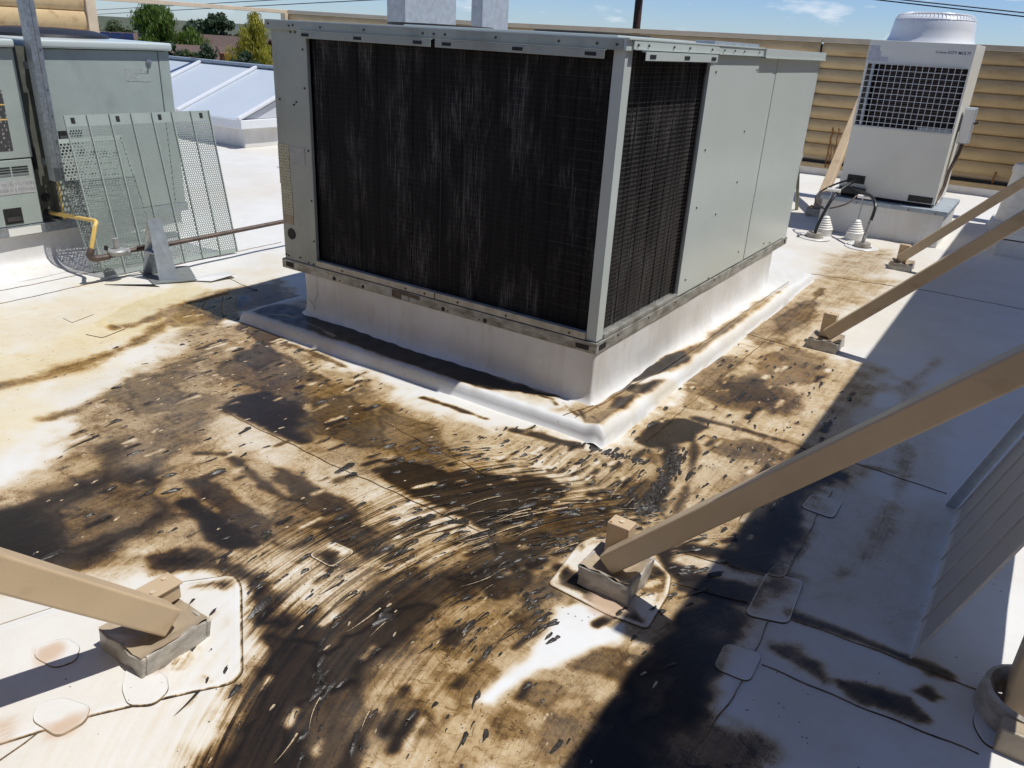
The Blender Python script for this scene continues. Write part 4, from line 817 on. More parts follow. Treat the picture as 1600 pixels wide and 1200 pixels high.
slotted('slotted_bracket', -1.852, -.968, True, (-1.79, -1.425, -1.045)); slotted('slotted_bracket', -.942, -.072, True, (-.875, -.49, -.135))
slotted('slotted_bracket', .098, .915, False, (.165, .53, .86))
# labels and the open knock-out on the left panel
bx('yellowed_label', (-2.101, -.0042, .815), (-2.012, -.0022, 1.036), M['lab_yellow'], U); bx('yellowed_label', (-2.096, -.0042, .642), (-2.006, -.0022, .812), M['lab_yellow'], U)
bx('faded_label', (-2.090, -.0042, .588), (-2.008, -.0022, .639), M['lab_tan'], U); bx('white_label', (-2.004, -.0042, .935), (-1.885, -.0022, 1.030), M['lab_white'], U)
disc_part('pipe_hole', (-2.032, -.0024, .532), (0, -1, 0), .033, M['dark_gap'], U, .002, 24)
sc_me = MB().tube([(0, 0, 0), (0, -.004, 0)], .0055, 7).build('screw', M['screw_dark'], U)
first = True
def screw(x, y, z, side=False):
    global first
    o = sc_me if first else sc_me.copy()
    if not first: S.collection.objects.link(o)
    first = False
    o.location = (x, y, z)
    if side: o.rotation_euler = (0, 0, PI/2)
for x, z in ((-2.09, 1.645), (-1.93, 1.64), (-1.90, 1.643), (-1.945, 1.61), (-1.91, 1.61), (-1.86, 1.53), (-1.93, 1.265), (-1.95, 1.25), (-2.06, 1.27), (-1.86, 1.34), (-1.855, 1.02), (-1.85, .75), (-1.847, .52), (-2.09, .40), (-2.07, .395), (-1.97, .402), (-1.90, .385), (-1.86, .383)):
    screw(x, -.0025 if z < 1.62 else -.0245, z)
for x in (-1.70, -1.40, -1.03, -.965, -.90, -.62, -.30, -.12, -.03): screw(x, -.0245, 1.640)
for x in (-1.62, -1.15, -1.02, -.80, -.50, -.14): screw(x, -.0105, .392)
for y, z in ((1.02, 1.54), (1.66, 1.55), (1.03, 1.16), (1.62, 1.22), (1.03, .86), (1.64, .93), (1.35, .78), (1.02, .46), (1.9, .46), (2.45, .42), (1.4, .39), (2.6, .40)): screw(.004, y, z, True)
for y in (.06, .16, .42, .60, .88, 1.05, 1.2, 1.35, 1.6, 1.76, 1.80, 2.03, 2.06, 2.4, 2.7, 3.0): screw(.022, y, 1.642, True)
for y in (.2, .55, .9, 1.5, 2.2): screw(.0125, y, .36, True)

# ================================================================ diagonal braces on pitch pans
def pitch_block(x0, x1, y0, y1, h, name='pitch_pan', label=''):
    """four thin upright sides wrapped in membrane, filled with slumped sealant"""
    t = thing(name, label, 'pitch pan', ((x0+x1)/2, (y0+y1)/2, 0)); w = .012
    for a, b in (((x0, y0), (x1, y0+w)), ((x1-w, y0+w+.0005), (x1, y1-w-.0005)), ((x0, y1-w), (x1, y1)), ((x0, y0+w+.0005), (x0+w, y1-w-.0005))):
        bm_ = MB().box((a[0], a[1], -.01), (b[0], b[1], h), .004)
        bmesh.ops.subdivide_edges(bm_.bm, edges=bm_.bm.edges[:], cuts=3, use_grid_fill=True)
        for v in bm_.bm.verts: v.co += Vector((math.sin(v.co.y*60+v.co.z*40), math.sin(v.co.x*55+v.co.z*35), math.sin((v.co.x+v.co.y)*50)*1.4))*.0036
        bm_.build('wrapped_side', M['curb_block'], t, True)
    n = 10; V = []
    for j in range(n+1):
        for i in range(n+1):
            u, v_ = i/n, j/n; e = min(u, 1-u, v_, 1-v_); z = h+.004-.03*min(1, e*3.2)+.004*math.sin(i*2.1+j)*math.cos(j*1.7)
            V.append((x0+.003+(x1-x0-.006)*u, y0+.003+(y1-y0-.006)*v_, z))
    raw('sealant_fill', V, [(j*(n+1)+i, j*(n+1)+i+1, (j+1)*(n+1)+i+1, (j+1)*(n+1)+i) for j in range(n) for i in range(n)], M['sealant'], t, True)
    # short stub that the brace bolts to
    return t
def brace(base, d, length, w, h, label, off=(0, 0), group='tan diagonal fence braces'):
    """square tan tube rising at about 45 degrees"""
    t = thing('fence_brace', label, 'brace', base, group); d = Vector(d).normalized(); side = Vector((0, 0, 1)).cross(d).normalized(); upv = d.cross(side)
    R_ = Matrix((d, side, upv)).transposed().to_4x4(); R_.translation = Vector(base)
    MB().box((0, -w/2, -h/2), (length, w/2, h/2), .007, R_, 3).build('tube', M['tan'], t)
    MB().box((-.0015, -w/2+.010, -h/2+.010), (.002, w/2-.010, h/2-.010), .001, R_).build('end_cap', M['curb'], t)
    return t, R_
BR = []
for i, (yb, lab, plab, z0) in enumerate(((-1.09, 'near tan square brace on the blotched patch in front of the fence shadow', 'grey wrapped pitch pan under the nearest right hand brace, ringed by black grease', .055),
        (1.80, 'middle tan square brace landing just right of the long curb pad', 'pitch pan under the middle right hand brace beside the shadow edge', .055),
        (4.33, 'far tan square brace landing in front of the white condenser base', 'small pitch pan of the farthest right hand brace, near the hose penetrations', .055))):
    if i == 0: x0, x1, y0, y1, hh = .588, .775, -1.150, -.965, .078
    elif i == 1: x0, x1, y0, y1, hh = .575, .755, 1.735, 1.93, .062
    else: x0, x1, y0, y1, hh = .60, .78, 4.24, 4.43, .062
    pitch_block(x0, x1, y0, y1, hh, label=plab)
    yc = (y0+y1)/2-.02
    t, R_ = brace((.665, yc, z0+.028), (1, 0, 1.04), 1.84, .066, .074, lab)
    MB().box((x0+.035, yc+.041, .05), (x0+.115, yc+.100, .200), .003).build('gusset', M['tan'], t)
    disc_part('bolt', (x0+.075, yc+.07, .2003), (0, 0, 1), .009, M['tan_rail'], t, .004, 8); disc_part('rust_spot', (x0+.045, yc+.048, .2003), (0, 0, 1), .005, M['rust'], t, .0008, 8)
pitch_block(-.345, -.135, -2.235, -2.02, .068, label='sealant filled pitch pan on the clean white patch at lower left')
t, R_ = brace((-.215, -2.105, .085), (0, -1, 1.06), 1.5, .078, .084, 'tan square brace rising out of the left edge from the clean white patch')
MB().box((-.325, -2.115, .08), (-.265, -2.02, .130), .002).box((-.332, -2.122, .1305), (-.258, -2.013, .136), .001).build('gusset', M['tan'], t)
for q in ((-.31, -2.04), (-.28, -2.095)): disc_part('bolt', (q[0], q[1], .136), (0, 0, 1), .008, M['tan_rail'], t, .004, 8)
disc_part('rust_spot', (-.262, -2.116, .1362), (0, 0, 1), .006, M['rust'], t, .0008, 8)
pitch_block(-.60, -.40, 6.10, 6.30, .09, label='small pitch pan behind the condenser beside the green pipe')
brace((-.5, 6.2, .09), (0, 1, 1.0), 1.95, .10, .10, 'tan square brace half hidden behind the white condenser')

# ================================================================ louvred fences
LP = .1456
def louver_profile(z, p):
    """(depth outwards, height) of one blade, bulging towards the roof"""
    return [(0.012, z+p*1.02), (.034, z+p*.97), (.050, z+p*.80), (.056, z+p*.55), (.050, z+p*.30), (.034, z+p*.10), (.016, z+p*.02), (.006, z+p*.03)]
def fence(name, label, a, b, nrm, zb, zt, pitch, nl, posts, gap=True, tilt=0, rail_only=False, group=None):
    a = Vector((*a, 0)); b = Vector((*b, 0)); d = (b-a); L = d.length; d.normalize(); N_ = Vector((*nrm, 0))
    t = thing(name, label, 'fence', (a.x, a.y, 0), group)
    def slab(nm, s0, s1, o0, o1, z0, z1, mat, par=t, bev=.004):
        z0b, z1b = z0, z1
        m_ = MB(); p = [a+d*s0+N_*o0, a+d*s1+N_*o0, a+d*s1+N_*o1, a+d*s0+N_*o1]; dz = [tilt*(s0/L), tilt*(s1/L), tilt*(s1/L), tilt*(s0/L)]
        vb = [m_.bm.verts.new((q.x, q.y, z0+e)) for q, e in zip(p, dz)]; vt = [m_.bm.verts.new((q.x, q.y, z1+e)) for q, e in zip(p, dz)]
        m_.bm.faces.new(vb[::-1]); m_.bm.faces.new(vt)
        for i in range(4): m_.bm.faces.new((vb[i], vb[(i+1) % 4], vt[(i+1) % 4], vt[i]))
        if bev: bmesh.ops.bevel(m_.bm, geom=m_.bm.edges[:], offset=bev, segments=2, affect='EDGES')
        return m_.build(nm, mat, par)
    slab('top_rail', 0, L, -.02, .062, zt-.055, zt, M['tan_rail'])
    if not rail_only:
        slab('bottom_rail', 0, L, -.01, .045, zb, zb+.055, M['tan_louver']); slab('backing_sheet', .02, L-.02, -.018, -.012, zb+.06, zt-.06, M['tan'], bev=0)
        m_ = MB(); z = 0; pr = louver_profile(0, pitch); pa = [a+d*.01+N_*o for o, _ in pr]; pb = [a+d*(L-.01)+N_*o for o, _ in pr]
        va = [m_.bm.verts.new((p.x, p.y, h)) for p, (_, h) in zip(pa, pr)]; vb = [m_.bm.verts.new((p.x, p.y, h+tilt)) for p, (_, h) in zip(pb, pr)]
        for i in range(len(pr)-1): m_.bm.faces.new((va[i], vb[i], vb[i+1], va[i+1]))
        m_.bm.faces.new(va); m_.bm.faces.new(vb[::-1])
        lv = m_.build('louver', M['tan_louver'], t, True)
        zl0 = zt-.06-nl*pitch
        for k in range(nl):
            o = lv if k == 0 else lv.copy()
            if k: S.collection.objects.link(o)
            o.location = o.location + Vector((0, 0, zl0+k*pitch if k == 0 else pitch*k))
        if gap: slab('drip_gap', .02, L-.02, .0, .012, zb+.056, zb+.092, M['dark_gap'], bev=0)
    for s in posts: slab('post', s-.05, s+.05, -.115, -.021, 0, zt-.06, M['tan'], bev=.006)
    return t
FY = 7.70
f1 = fence('louver_fence', 'louvred tan fence panel with rust runs behind the white condenser', (3.2, FY), (-1.166, FY), (0, -1), .34, 1.855, LP, 9, (.2, 1.45, 3.0), group='back fence panels')
f2 = fence('louver_fence', 'long louvred tan fence panel seen only as a strip above the big unit', (-1.169, FY), (-5.9, FY), (0, -1), .34, 1.855, LP, 9, (1.5, 3.1, 4.6), group='back fence panels')
fence('louver_fence', 'louvred tan fence panel ending at the post left of the big flue', (-5.903, FY), (-10.7, FY), (0, -1), .34, 1.855, LP, 9, (1.6, 3.2, 4.73), tilt=.045, group='back fence panels')
t = thing('open_fence', 'bare tan top rail crossing the sky above the far houses', 'fence', (-10.7, 6, 0))
MB().box((-10.74, .9, 1.835), (-10.66, 7.64, 1.90), .006).build('top_rail', M['tan_rail'], t)
MB().box((-10.765, 7.56, 0), (-10.64, 7.635, 1.834), .006).build('post', M['tan_rail'], t); MB().box((-10.75, .9, 0), (-10.65, 1.0, 1.834), .006).build('post', M['tan_rail'], t)
# crooked joint between the two back panels, and rust
jt = MB(); zz = 1.78; xx = -1.168
while zz > .55:
    jt.box((xx-.007, FY-.073, zz-.05), (xx+.007, FY-.020, zz)); zz -= .05; xx = -1.168+.006*math.sin(zz*23)
jt.build('panel_joint', M['dark_gap'], f2)
for x, z1, z0, w in ((-.835, .84, .36, .018), (-.76, .84, .38, .011), (-.80, .62, .36, .010), (1.03, .54, .43, .02)):
    m_ = MB(); z = z1
    while z > z0: m_.box((x-w*.5+.004*math.sin(z*50), FY-.0585, z-.03), (x+w*.5+.004*math.sin(z*50), FY-.0565, z)); z -= .0305
    m_.build('rust_run', M['rust'], f1)
# fence along the right, just outside the picture, whose shade falls over the roof
fence('louver_fence', 'louvred tan side fence standing on the right edge of the roof', (2.02, 7.62), (2.02, -3.35), (-1, 0), .57, 2.59, LP, 12, (.1, 3.15, 6.05, 8.82, 10.8))
fence('louver_fence', 'louvred tan fence behind the viewer at the near roof edge', (1.95, -3.42), (-6.5, -3.42), (0, 1), .10, 1.86, LP, 11, (2.05, 4.6, 7.2))
# near post foot of the right fence
t = thing('fence_post', 'tan fence post in a membrane boot at the lower right corner', 'post', (1.90, -.97, 0))
MB().box((1.802, -.925, .02), (1.905, -.82, 2.53), .012, None, 3).build('tube', M['tan'], t, True)
MB().lathe([(.135, -.005), (.132, .03), (.125, .085), (.112, .090), (.095, .06)], (1.872, -.895, 0), 24, False).build('boot', M['curb_block'], t, True)
MB().box((1.80, -1.075, -.004), (1.90, -1.02, .085), .006).build('wooden_block', M['sealant'], t)
# raised louvre screen at the far left
fence('louver_screen', 'raised louvred tan screen in the top left corner above the left unit', (-8.2, 2.44), (-8.2, -2.2), (1, 0), 1.41, 2.75, .205, 6, (), gap=False)
t = thing('screen_post', 'stout tan post closing the louvred screen at top left', 'post', (-8.2, 2.5, 0))
MB().box((-8.29, 2.45, 0), (-8.14, 2.57, 2.8), .008).build('tube', M['tan_rail'], t)
# low parapet behind the back fence
for a, b, lab in (((-13, 9.6, -.3), (3.3, 9.9, .48), 'low white parapet seen under the back fence'), ((-13.3, -6, -.3), (-13.005, 9.9, .30), 'low white parapet along the far left roof edge')):
    tag(bx('parapet', a, b, M['curb'], None, .02), lab, 'parapet')
tag(bx('building', (-13.2, -6, -8), (3.2, 9.88, -.31), M['sealant']), 'lower storey walls of the building carrying the roof', 'building')

# ================================================================ condenser
CY = 5.562; CX0, CX1 = -.205, .697
P_ = thing('equipment_curb', 'white curb box with a blue grey cap under the condenser', 'curb', (.25, 5.9, 0))
bx('curb_body', (-.315, 5.470, 0), (.820, 6.42, .335), M['curb'], P_, .006)
MB().box((-.335, 5.452, .336), (.842, 6.44, .352), .002).box((-.335, 5.452, .310), (.842, 5.460, .3355), .001).box((.834, 5.4605, .310), (.842, 6.44, .3355), .001).build('metal_cap', M['galv_flat'], P_)
for x in (.02, .50, .74): disc_part('screw', (x, 5.452, .322), (0, -1, 0), .012, M['screw'], P_, .004, 8)
for y in (5.6, 5.85, 6.1): disc_part('screw', (.842, y, .322), (1, 0, 0), .012, M['screw'], P_, .004, 8)
Cn = thing('condenser', 'tall pale grey condenser with wire grille and round fan cowl on white curb', 'condenser', (.25, 5.9, .35))
Z0, Z1 = .385, 1.812; gx0, gx1, gz0, gz1 = CX0+.022, CX1-.012, 1.052, 1.607
bx('foot', (CX0+.03, CY+.03, .352), (CX1-.03, CY+.09, .3845), M['dark_gap'], Cn); bx('foot', (CX0+.03, 6.2, .352), (CX1-.03, 6.28, .3845), M['dark_gap'], Cn)
bx('lower_panel', (CX0, CY, Z0), (CX1, CY+.015, gz0-.004), M['white_pm'], Cn, .003); bx('upper_panel', (CX0, CY, gz1+.004), (CX1, CY+.015, Z1), M['white_pm'], Cn, .003)
MB().box((CX0, CY+.0, gz0-.0035), (gx0, CY+.015, gz1+.0035)).box((gx1, CY+.0, gz0-.0035), (CX1, CY+.015, gz1+.0035)).build('grille_frame', M['white_pm'], Cn)
MB().box((CX1-.012, CY+.0155, Z0), (CX1, 6.40, Z1-.0005), .003).build('side_panel', M['white_pm'], Cn); MB().box((CX0, CY+.0155, Z0), (CX0+.012, 6.40, Z1-.0005), .003).build('side_panel', M['white_pm'], Cn)
bx('rear_panel', (CX0+.013, 6.385, Z0), (CX1-.013, 6.40, Z1-.001), M['white_pm'], Cn); bx('top_plate', (CX0+.013, CY+.016, Z1-.015), (CX1-.013, 6.384, Z1), M['white_pm'], Cn)
bx('floor_plate', (CX0+.013, CY+.016, Z0), (CX1-.013, 6.384, Z0+.015), M['white_pm'], Cn)
bx('inner_coil', (CX0+.10, CY+.14, Z0+.02), (CX1-.04, 6.37, Z1-.03), M['dark_gap'], Cn)
g = MB()
for k in range(30): z = 1.05+k*.0195; g.box((CX0+.10, CY+.128, z), (CX1-.05, CY+.139, z+.007))
g.build('coil_fins', M['pipe_dark'], Cn)
bx('inner_angle', (CX0+.055, CY+.02, gz0), (CX0+.085, CY+.05, gz1), M['galv'], Cn)
g = MB()
for k in range(17): x = gx0+(gx1-gx0)*k/16; g.box((x-.0024, CY-.012, gz0-.03), (x+.0024, CY-.007, gz1+.006))
g2 = MB()
for k in range(12): z = gz0-.02+(gz1-gz0+.02)*k/11; g2.box((gx0-.012, CY-.018, z-.0024), (gx1+.012, CY-.0125, z+.0024))
w = g.build('grille_wires', M['white_bright'], Cn); w2 = g2.build('grille_wires', M['white_bright'], Cn)
bx('drip_tray', (.385, CY-.006, gz0-.005), (.675, CY-.001, gz0+.024), M['galv_flat'], Cn)
cow = (.254, CY+.40, Z1)
MB().lathe([(.395, 0), (.385, .02), (.372, .05), (.362, .12), (.356, .17), (.345, .205), (.325, .228), (.30, .238)], cow, 48, False).build('fan_cowl', M['white_bright'], Cn, True)
MB().lathe([(.34, .17), (.30, .19)], cow, 32).build('fan_shade', M['dark_gap'], Cn)
g = MB()
for k in range(64):
    a = 2*PI*k/64; c, s_ = math.cos(a), math.sin(a)
    g.tube([(cow[0]+c*.352, cow[1]+s_*.352, Z1+.195), (cow[0]+c*.325, cow[1]+s_*.325, Z1+.238), (cow[0]+c*.28, cow[1]+s_*.28, Z1+.252), (cow[0]+c*.10, cow[1]+s_*.10, Z1+.262)], .0028, 4)
for r, z in ((.348, .20), (.31, .246), (.25, .255), (.19, .258), (.10, .262)):
    g.tube([(cow[0]+r*math.cos(2*PI*k/40), cow[1]+r*math.sin(2*PI*k/40), Z1+z) for k in range(41)], .0032, 4, False)
g.build('fan_guard', M['white_bright'], Cn)
def handle(x0, x1, z0, z1, par, mat_y):
    o = bx('handle_recess', (x0, mat_y-.003, z0), (x1, mat_y-.0005, z1), M['black'], par, .001); bx('handle_lip', (x0+.01, mat_y-.006, z0+(z1-z0)*.42), (x1-.01, mat_y-.0032, z0+(z1-z0)*.52), M['screw_dark'], par); return o
handle(-.14, .03, .49, .572, Cn, CY); handle(.455, .675, .380+.012, .452, Cn, CY)
bx('refrigerant_box', (-.19, CY-.055, .388), (.06, CY-.001, .452), M['black'], Cn, .006)
def text(name, body, loc, size, rot, mat, parent, shear=0):
    c = bpy.data.curves.new(name, 'FONT'); c.body = body; c.size = size; c.extrude = .0006; c.shear = shear; c.space_character = 1.05; c.offset = size*.018
    o = bpy.data.objects.new(name, c); S.collection.objects.link(o); o.rotation_euler = rot; o.location = loc
    dg = bpy.context.evaluated_depsgraph_get(); me = bpy.data.meshes.new_from_object(o.evaluated_get(dg)); me.transform(o.matrix_basis); bpy.data.objects.remove(o)
    me.materials.clear(); me.materials.append(mat); o = bpy.data.objects.new(name, me); S.collection.objects.link(o); attach(o, parent); return o
ink = pm('navy_ink', (.03, .035, .12), .5); red = pm('grey_ink', (.13, .13, .16), .5)
text('logo_lettering', 'CITY MULTI', (.475, CY-.0008, 1.722), .034, (PI/2, 0, 0), ink, Cn, .2); text('logo_lettering', 'Amer', (.405, CY-.0008, 1.724), .027, (PI/2, 0, 0), red, Cn, .35)
MB().extrude([(.376, CY-.0008, 1.726), (.388, CY-.0008, 1.748), (.392, CY-.0008, 1.744), (.383, CY-.0008, 1.726)], (0, -.0008, 0)).extrude([(.389, CY-.0008, 1.726), (.395, CY-.0008, 1.738), (.402, CY-.0008, 1.726)], (0, -.0008, 0)).build('logo_mark', red, Cn)
MB().box((-.198, CY-.0018, 1.715), (-.105, CY-.0003, 1.762)).box((-.198, CY-.0018, 1.672), (-.085, CY-.0003, 1.7135)).box((-.198, CY-.0018, 1.63), (-.015, CY-.0003, 1.6705)).build('rating_label', M['lab_cond'], Cn)
D_ = thing('disconnect_box', 'pale blue grey electrical disconnect box on the right side of the condenser', 'switch box', (.76, 5.9, .95))
bx('housing', (.716, 5.83, .945), (.812, 5.99, 1.272), M['galv_flat'], D_, .006); bx('cover', (.718, 5.818, .955), (.806, 5.8295, 1.262), M['white_bright'], D_, .003)
MB().tube([(.813, 5.9, 1.13), (.85, 5.9, 1.145)], .011, 8).build('lever', M['black'], D_)
bx('mounting_tab', (.6975, 5.88, 1.05), (.7155, 5.94, 1.2), M['galv'], D_)
cd = MB().tube([(.765, 5.90, .944), (.758, 5.88, .85), (.735, 5.85, .75), (.72, 5.80, .66), (.722, 5.76, .55), (.712, 5.71, .46), (.69, 5.64, .40), (.66, 5.60, .385)], .016, 8).build('conduit', M['pipe_dark'], None, True); tag(cd, 'dark flexible conduit dropping from the disconnect box to the condenser foot', 'conduit')
cd = MB().tube([(.735, 5.94, .944), (.73, 5.93, .8), (.724, 5.92, .6), (.71, 5.85, .45), (.70, 5.8, .37)], .009, 6).build('conduit', M['white_rubber'], None, True); tag(cd, 'thin pale conduit hanging beside the dark one on the condenser side', 'conduit')
# pipe boots and hose penetrations in front of it
for x, y, r, h, ph, lab in ((.107, 5.225, .082, .20, .42, 'right white ribbed cone boot with a thin grey pipe in front of the condenser curb'), (-.175, 5.17, .080, .20, .45, 'left white ribbed cone boot beside the looping black hoses')):
    t = thing('pipe_boot', lab, 'pipe boot', (x, y, 0)); pr = [(r*1.25, .0), (r*1.2, .004), (r, .006), (r, .07)]
    for k in range(6): rr = r*(1-.78*(k+1)/6.5); z = .07+(h-.07)*(k+.35)/6; pr += [(rr+.013, z), (rr-.002, z+.011)]
    pr.append((.012, h)); MB().lathe(pr, (x, y, 0), 24, True).build('cone', M['white_rubber'], t, True)
    MB().tube([(x, y, h-.02), (x, y, ph)], .008, 8).build('pipe', M['galv'], t)
    MB().tube([(x-.05, y, ph), (x+.075, y+.0, ph+.002)], .017, 8).build('tee_fitting', M['white_rubber'], t)
for x, y, lab in ((-.22, 5.0, 'left round pitch pocket where two black hoses enter the roof'), (.245, 4.93, 'right round pitch pocket with the frosted black hose')):
    t = thing('pitch_pocket', lab, 'pitch pocket', (x, y, 0)); MB().lathe([(.10, 0), (.075, .004), (.073, .05), (.066, .052), (.0, .036)], (x, y, 0), 22, False).build('collar', M['curb_block'], t, True)
    MB().lathe([(.155, .003), (.15, .0075), (.09, .008)], (x, y, 0), 26, False).build('flashing', M['curb'], t, True)
def bez(pts, n=10):
    P4 = [Vector(p) for p in pts]; out = []
    for i in range(len(P4)-1):
        p0, p1, p2, p3 = P4[max(i-1, 0)], P4[i], P4[i+1], P4[min(i+2, len(P4)-1)]
        for k in range(n): t = k/n; out.append(.5*((2*p1)+(-p0+p2)*t+(2*p0-5*p1+4*p2-p3)*t*t+(-p0+3*p1-3*p2+p3)*t**3))
    return out+[P4[-1]]
for pts, r, mt, lab in (([(-.22, 5.0, .03), (-.205, 5.02, .15), (-.155, 5.10, .36), (-.11, 5.25, .46), (-.05, 5.45, .52), (.0, 5.555, .53)], .016, 'black', 'thick black hose from the left pitch pocket up to the condenser'),
        ([(-.20, 5.02, .30), (-.30, 5.15, .30), (-.33, 5.3, .38), (-.22, 5.40, .47), (-.09, 5.555, .53)], .009, 'black', 'thin black cable looping left beside the condenser curb'),
        ([(-.30, 5.2, .31), (-.24, 5.2, .26), (-.14, 5.2, .28), (-.02, 5.25, .34), (.03, 5.35, .42), (.0, 5.5, .44)], .008, 'pipe_dark', 'brown cable looping under the black hoses'),
        ([(.245, 4.93, .03), (.25, 4.94, .12), (.265, 4.95, .26)], .017, 'frost', 'frosted lower length of hose in the right pitch pocket'),
        ([(.265, 4.95, .24), (.275, 4.96, .33), (.265, 5.0, .40), (.20, 5.12, .445), (.08, 5.3, .45), (-.03, 5.45, .455), (-.06, 5.51, .45)], .015, 'black', 'thick black hose arching from the right pitch pocket to the condenser'),
        ([(-.22, 5.02, .02), (-.30, 5.0, .012), (-.36, 4.93, .012), (-.33, 4.87, .012)], .006, 'wire', 'thin black wire lying by the left pitch pocket')):
    if mt == 'frost' and mt not in M: M['frost'] = pm('frosted_hose', (.35, .35, .34), .5, 0, .9, 60)
    tag(MB().tube(bez(pts), r, 8).build('hose', M[mt], None, True), lab, 'hose')
tag(MB().tube([(-.77, 6.38, 0), (-.77, 6.2, .3), (-.77, 6.05, .55)], .020, 8).build('green_pipe', pm('olive_pipe', (.28, .28, .18), .5), None, True), 'slim olive pipe leaning behind the far corner of the big unit', 'pipe')
# exhaust vent and second curb on the right edge
t = thing('exhaust_vent', 'round white exhaust vent cut by the right edge of the picture', 'vent', (1.36, 7.2, 0))
MB().lathe([(.215, .10), (.205, .13), (.19, .30), (.168, .61), (.178, .615), (.18, .66), (.165, .70), (.12, .715)], (1.375, 7.2, 0), 32).build('can', M['white_rubber'], t, True)
bx('curb', (1.13, 6.98, 0), (1.66, 7.45, .10), M['curb'], t, .01)
t = thing('equipment_curb', 'low white curb box with black joint cut by the right edge of the picture', 'curb', (1.6, 5.9, 0))
bx('curb_body', (1.30, 5.64, 0), (1.74, 6.35, .15), M['curb'], t, .006); bx('gasket', (1.295, 5.635, .151), (1.745, 6.355, .160), M['black'], t); bx('metal_cap', (1.29, 5.63, .1605), (1.75, 6.36, .21), M['white_pm'], t, .004)

# ================================================================ left rooftop unit
XL = -4.10
o = curb_mesh('roof_curb', -6.0, -4.13, -3.3, .70, 0, .25, .19, None, .5, None, 8); tag(o, 'white membrane curb with swept foot under the left rooftop unit', 'roof curb')
LU = thing('rooftop_unit', 'older grey green rooftop unit at the left edge behind the leaning perforated guard', 'rooftop unit', (-5.1, -1.2, .25))
bx('dark_core', (-6.0, -3.3, .32), (XL-.09, .68, 1.43), M['dark_gap'], LU)
bx('access_panel', (XL-.02, -3.3, .750), (XL, -.375, 1.418), M['green_old'], LU, .004); bx('access_panel', (XL-.02, -3.3, .318), (XL-.002, -.385, .742), M['green_old'], LU, .004)
bx('corner_panel', (XL-.085, -.368, .318), (XL-.075, -.255, 1.43), M['recess'], LU); bx('recess_side', (XL-.0745, -.262, .318), (XL, -.255, 1.42), M['recess'], LU)
bx('side_panel', (XL-.02, -.2545, .318), (XL+.001, .628, 1.418), M['green_old'], LU, .003); bx('end_post', (XL-.02, .634, .318), (XL+.002, .72, 1.418), M['green_old'], LU, .004)
bx('rear_panel', (-6.0, .70, .318), (XL-.021, .718, 1.418), M['green_old'], LU)
MB().box((-6.05, -.262, 1.423), (XL+.035, .735, 1.475), .014, None, 4).build('top_cover', M['green'], LU, True); MB().box((-6.05, -3.3, 1.423), (XL+.035, -.372, 1.472), .014, None, 4).build('top_cover', M['green'], LU, True)
bx('base_rail', (-6.02, -3.3, .250), (XL+.012, .73, .314), M['galv'], LU, .002); bx('white_sticker', (XL+.0122, -.625, .255), (XL+.0138, -.415, .306), M['lab_ghost'] if False else M['white_pm'], LU)
rc = bx('pull_handle', (XL-.0018, -.628, .332), (XL+.002, -.512, .436), M['black'], LU, .002); bx('handle_grip', (XL+.0022, -.615, .350), (XL+.006, -.525, .378), M['screw_dark'], rc)
for k in range(4):
    for y0, y1 in ((-.64, -.532), (-.522, -.42)): bx('vent_slot', (XL-.0018, y0, .642+k*.0165), (XL+.0005, y1, .650+k*.0165), M['dark_gap'] if k > 0 else M['galv'], LU)
bx('scratched_sticker', (XL-.0018, -.66, .525), (XL+.0003, -.402, .612), M['lab_scr'], LU); bx('warning_label', (XL+.0002, -.60, .80), (XL+.0018, -.49, 1.17), M['lab_warn'], LU)
for z in (.99, 1.08): bx('orange_strip', (XL+.002, -.60, z), (XL+.0028, -.49, z+.008), M['pipe_yellow'], LU)
MB().box((XL+.0012, .36, 1.27), (XL+.0024, .545, 1.300)).box((XL+.0012, .36, 1.215), (XL+.0024, .46, 1.2695)).box((XL+.0012, .4605, 1.212), (XL+.0024, .555, 1.224)).build('label_residue', pm('residue', (.36, .39, .36), .6, 0, .2, 60), LU)
disc_part('hook_plate', (XL+.001, .548, 1.345), (1, 0, 0), .022, M['galv'], LU, .01); MB().tube(bez([(XL+.01, .548, 1.35), (XL+.025, .545, 1.345), (XL+.025, .54, 1.335)]), .005, 6).build('hook', M['galv'], LU)
bx('torn_opening', (XL+.0012, -.185, .745), (XL+.003, -.02, .905), M['dark_gap'], LU)
for k in range(2): bx('exposed_fin', (XL+.0032, -.178+k*.062, .752), (XL+.008, -.128+k*.062, .872), M['screw'], LU)
fo = MB(); rs = np.random.RandomState(4)
for k in range(26):
    y = rs.uniform(-.18, -.06)+.0; z = .40+.345*rs.rand(); s_ = rs.uniform(.015, .034); a = rs.uniform(-.5, .5)
    fo.extrude([(XL+.004+.03*rs.rand(), y-s_, z-s_*.9), (XL+.004+.02*rs.rand(), y+s_*.8, z-s_*.5+a*.02), (XL+.01+.03*rs.rand(), y+s_, z+s_*.9), (XL+.006, y-s_*.6, z+s_*1.1)], (.002, 0, 0))
fo.build('torn_foil', M['foil'], LU)
for z in (.465, .362): disc_part('grommet', (XL-.0748, -.312, z), (1, 0, 0), .026, M['black'], LU, .012, 18); disc_part('pipe_hole', (XL-.0627, -.312, z), (1, 0, 0), .014, M['dark_gap'], LU, .001, 14)
bx('edge_strip', (XL-.07, -.249, .318), (XL+.012, -.243, .60), M['pipe_yellow'], LU)
bx('terminal_strip', (XL-.0745, -.35, .66), (XL-.06, -.325, .80), M['black'], LU)
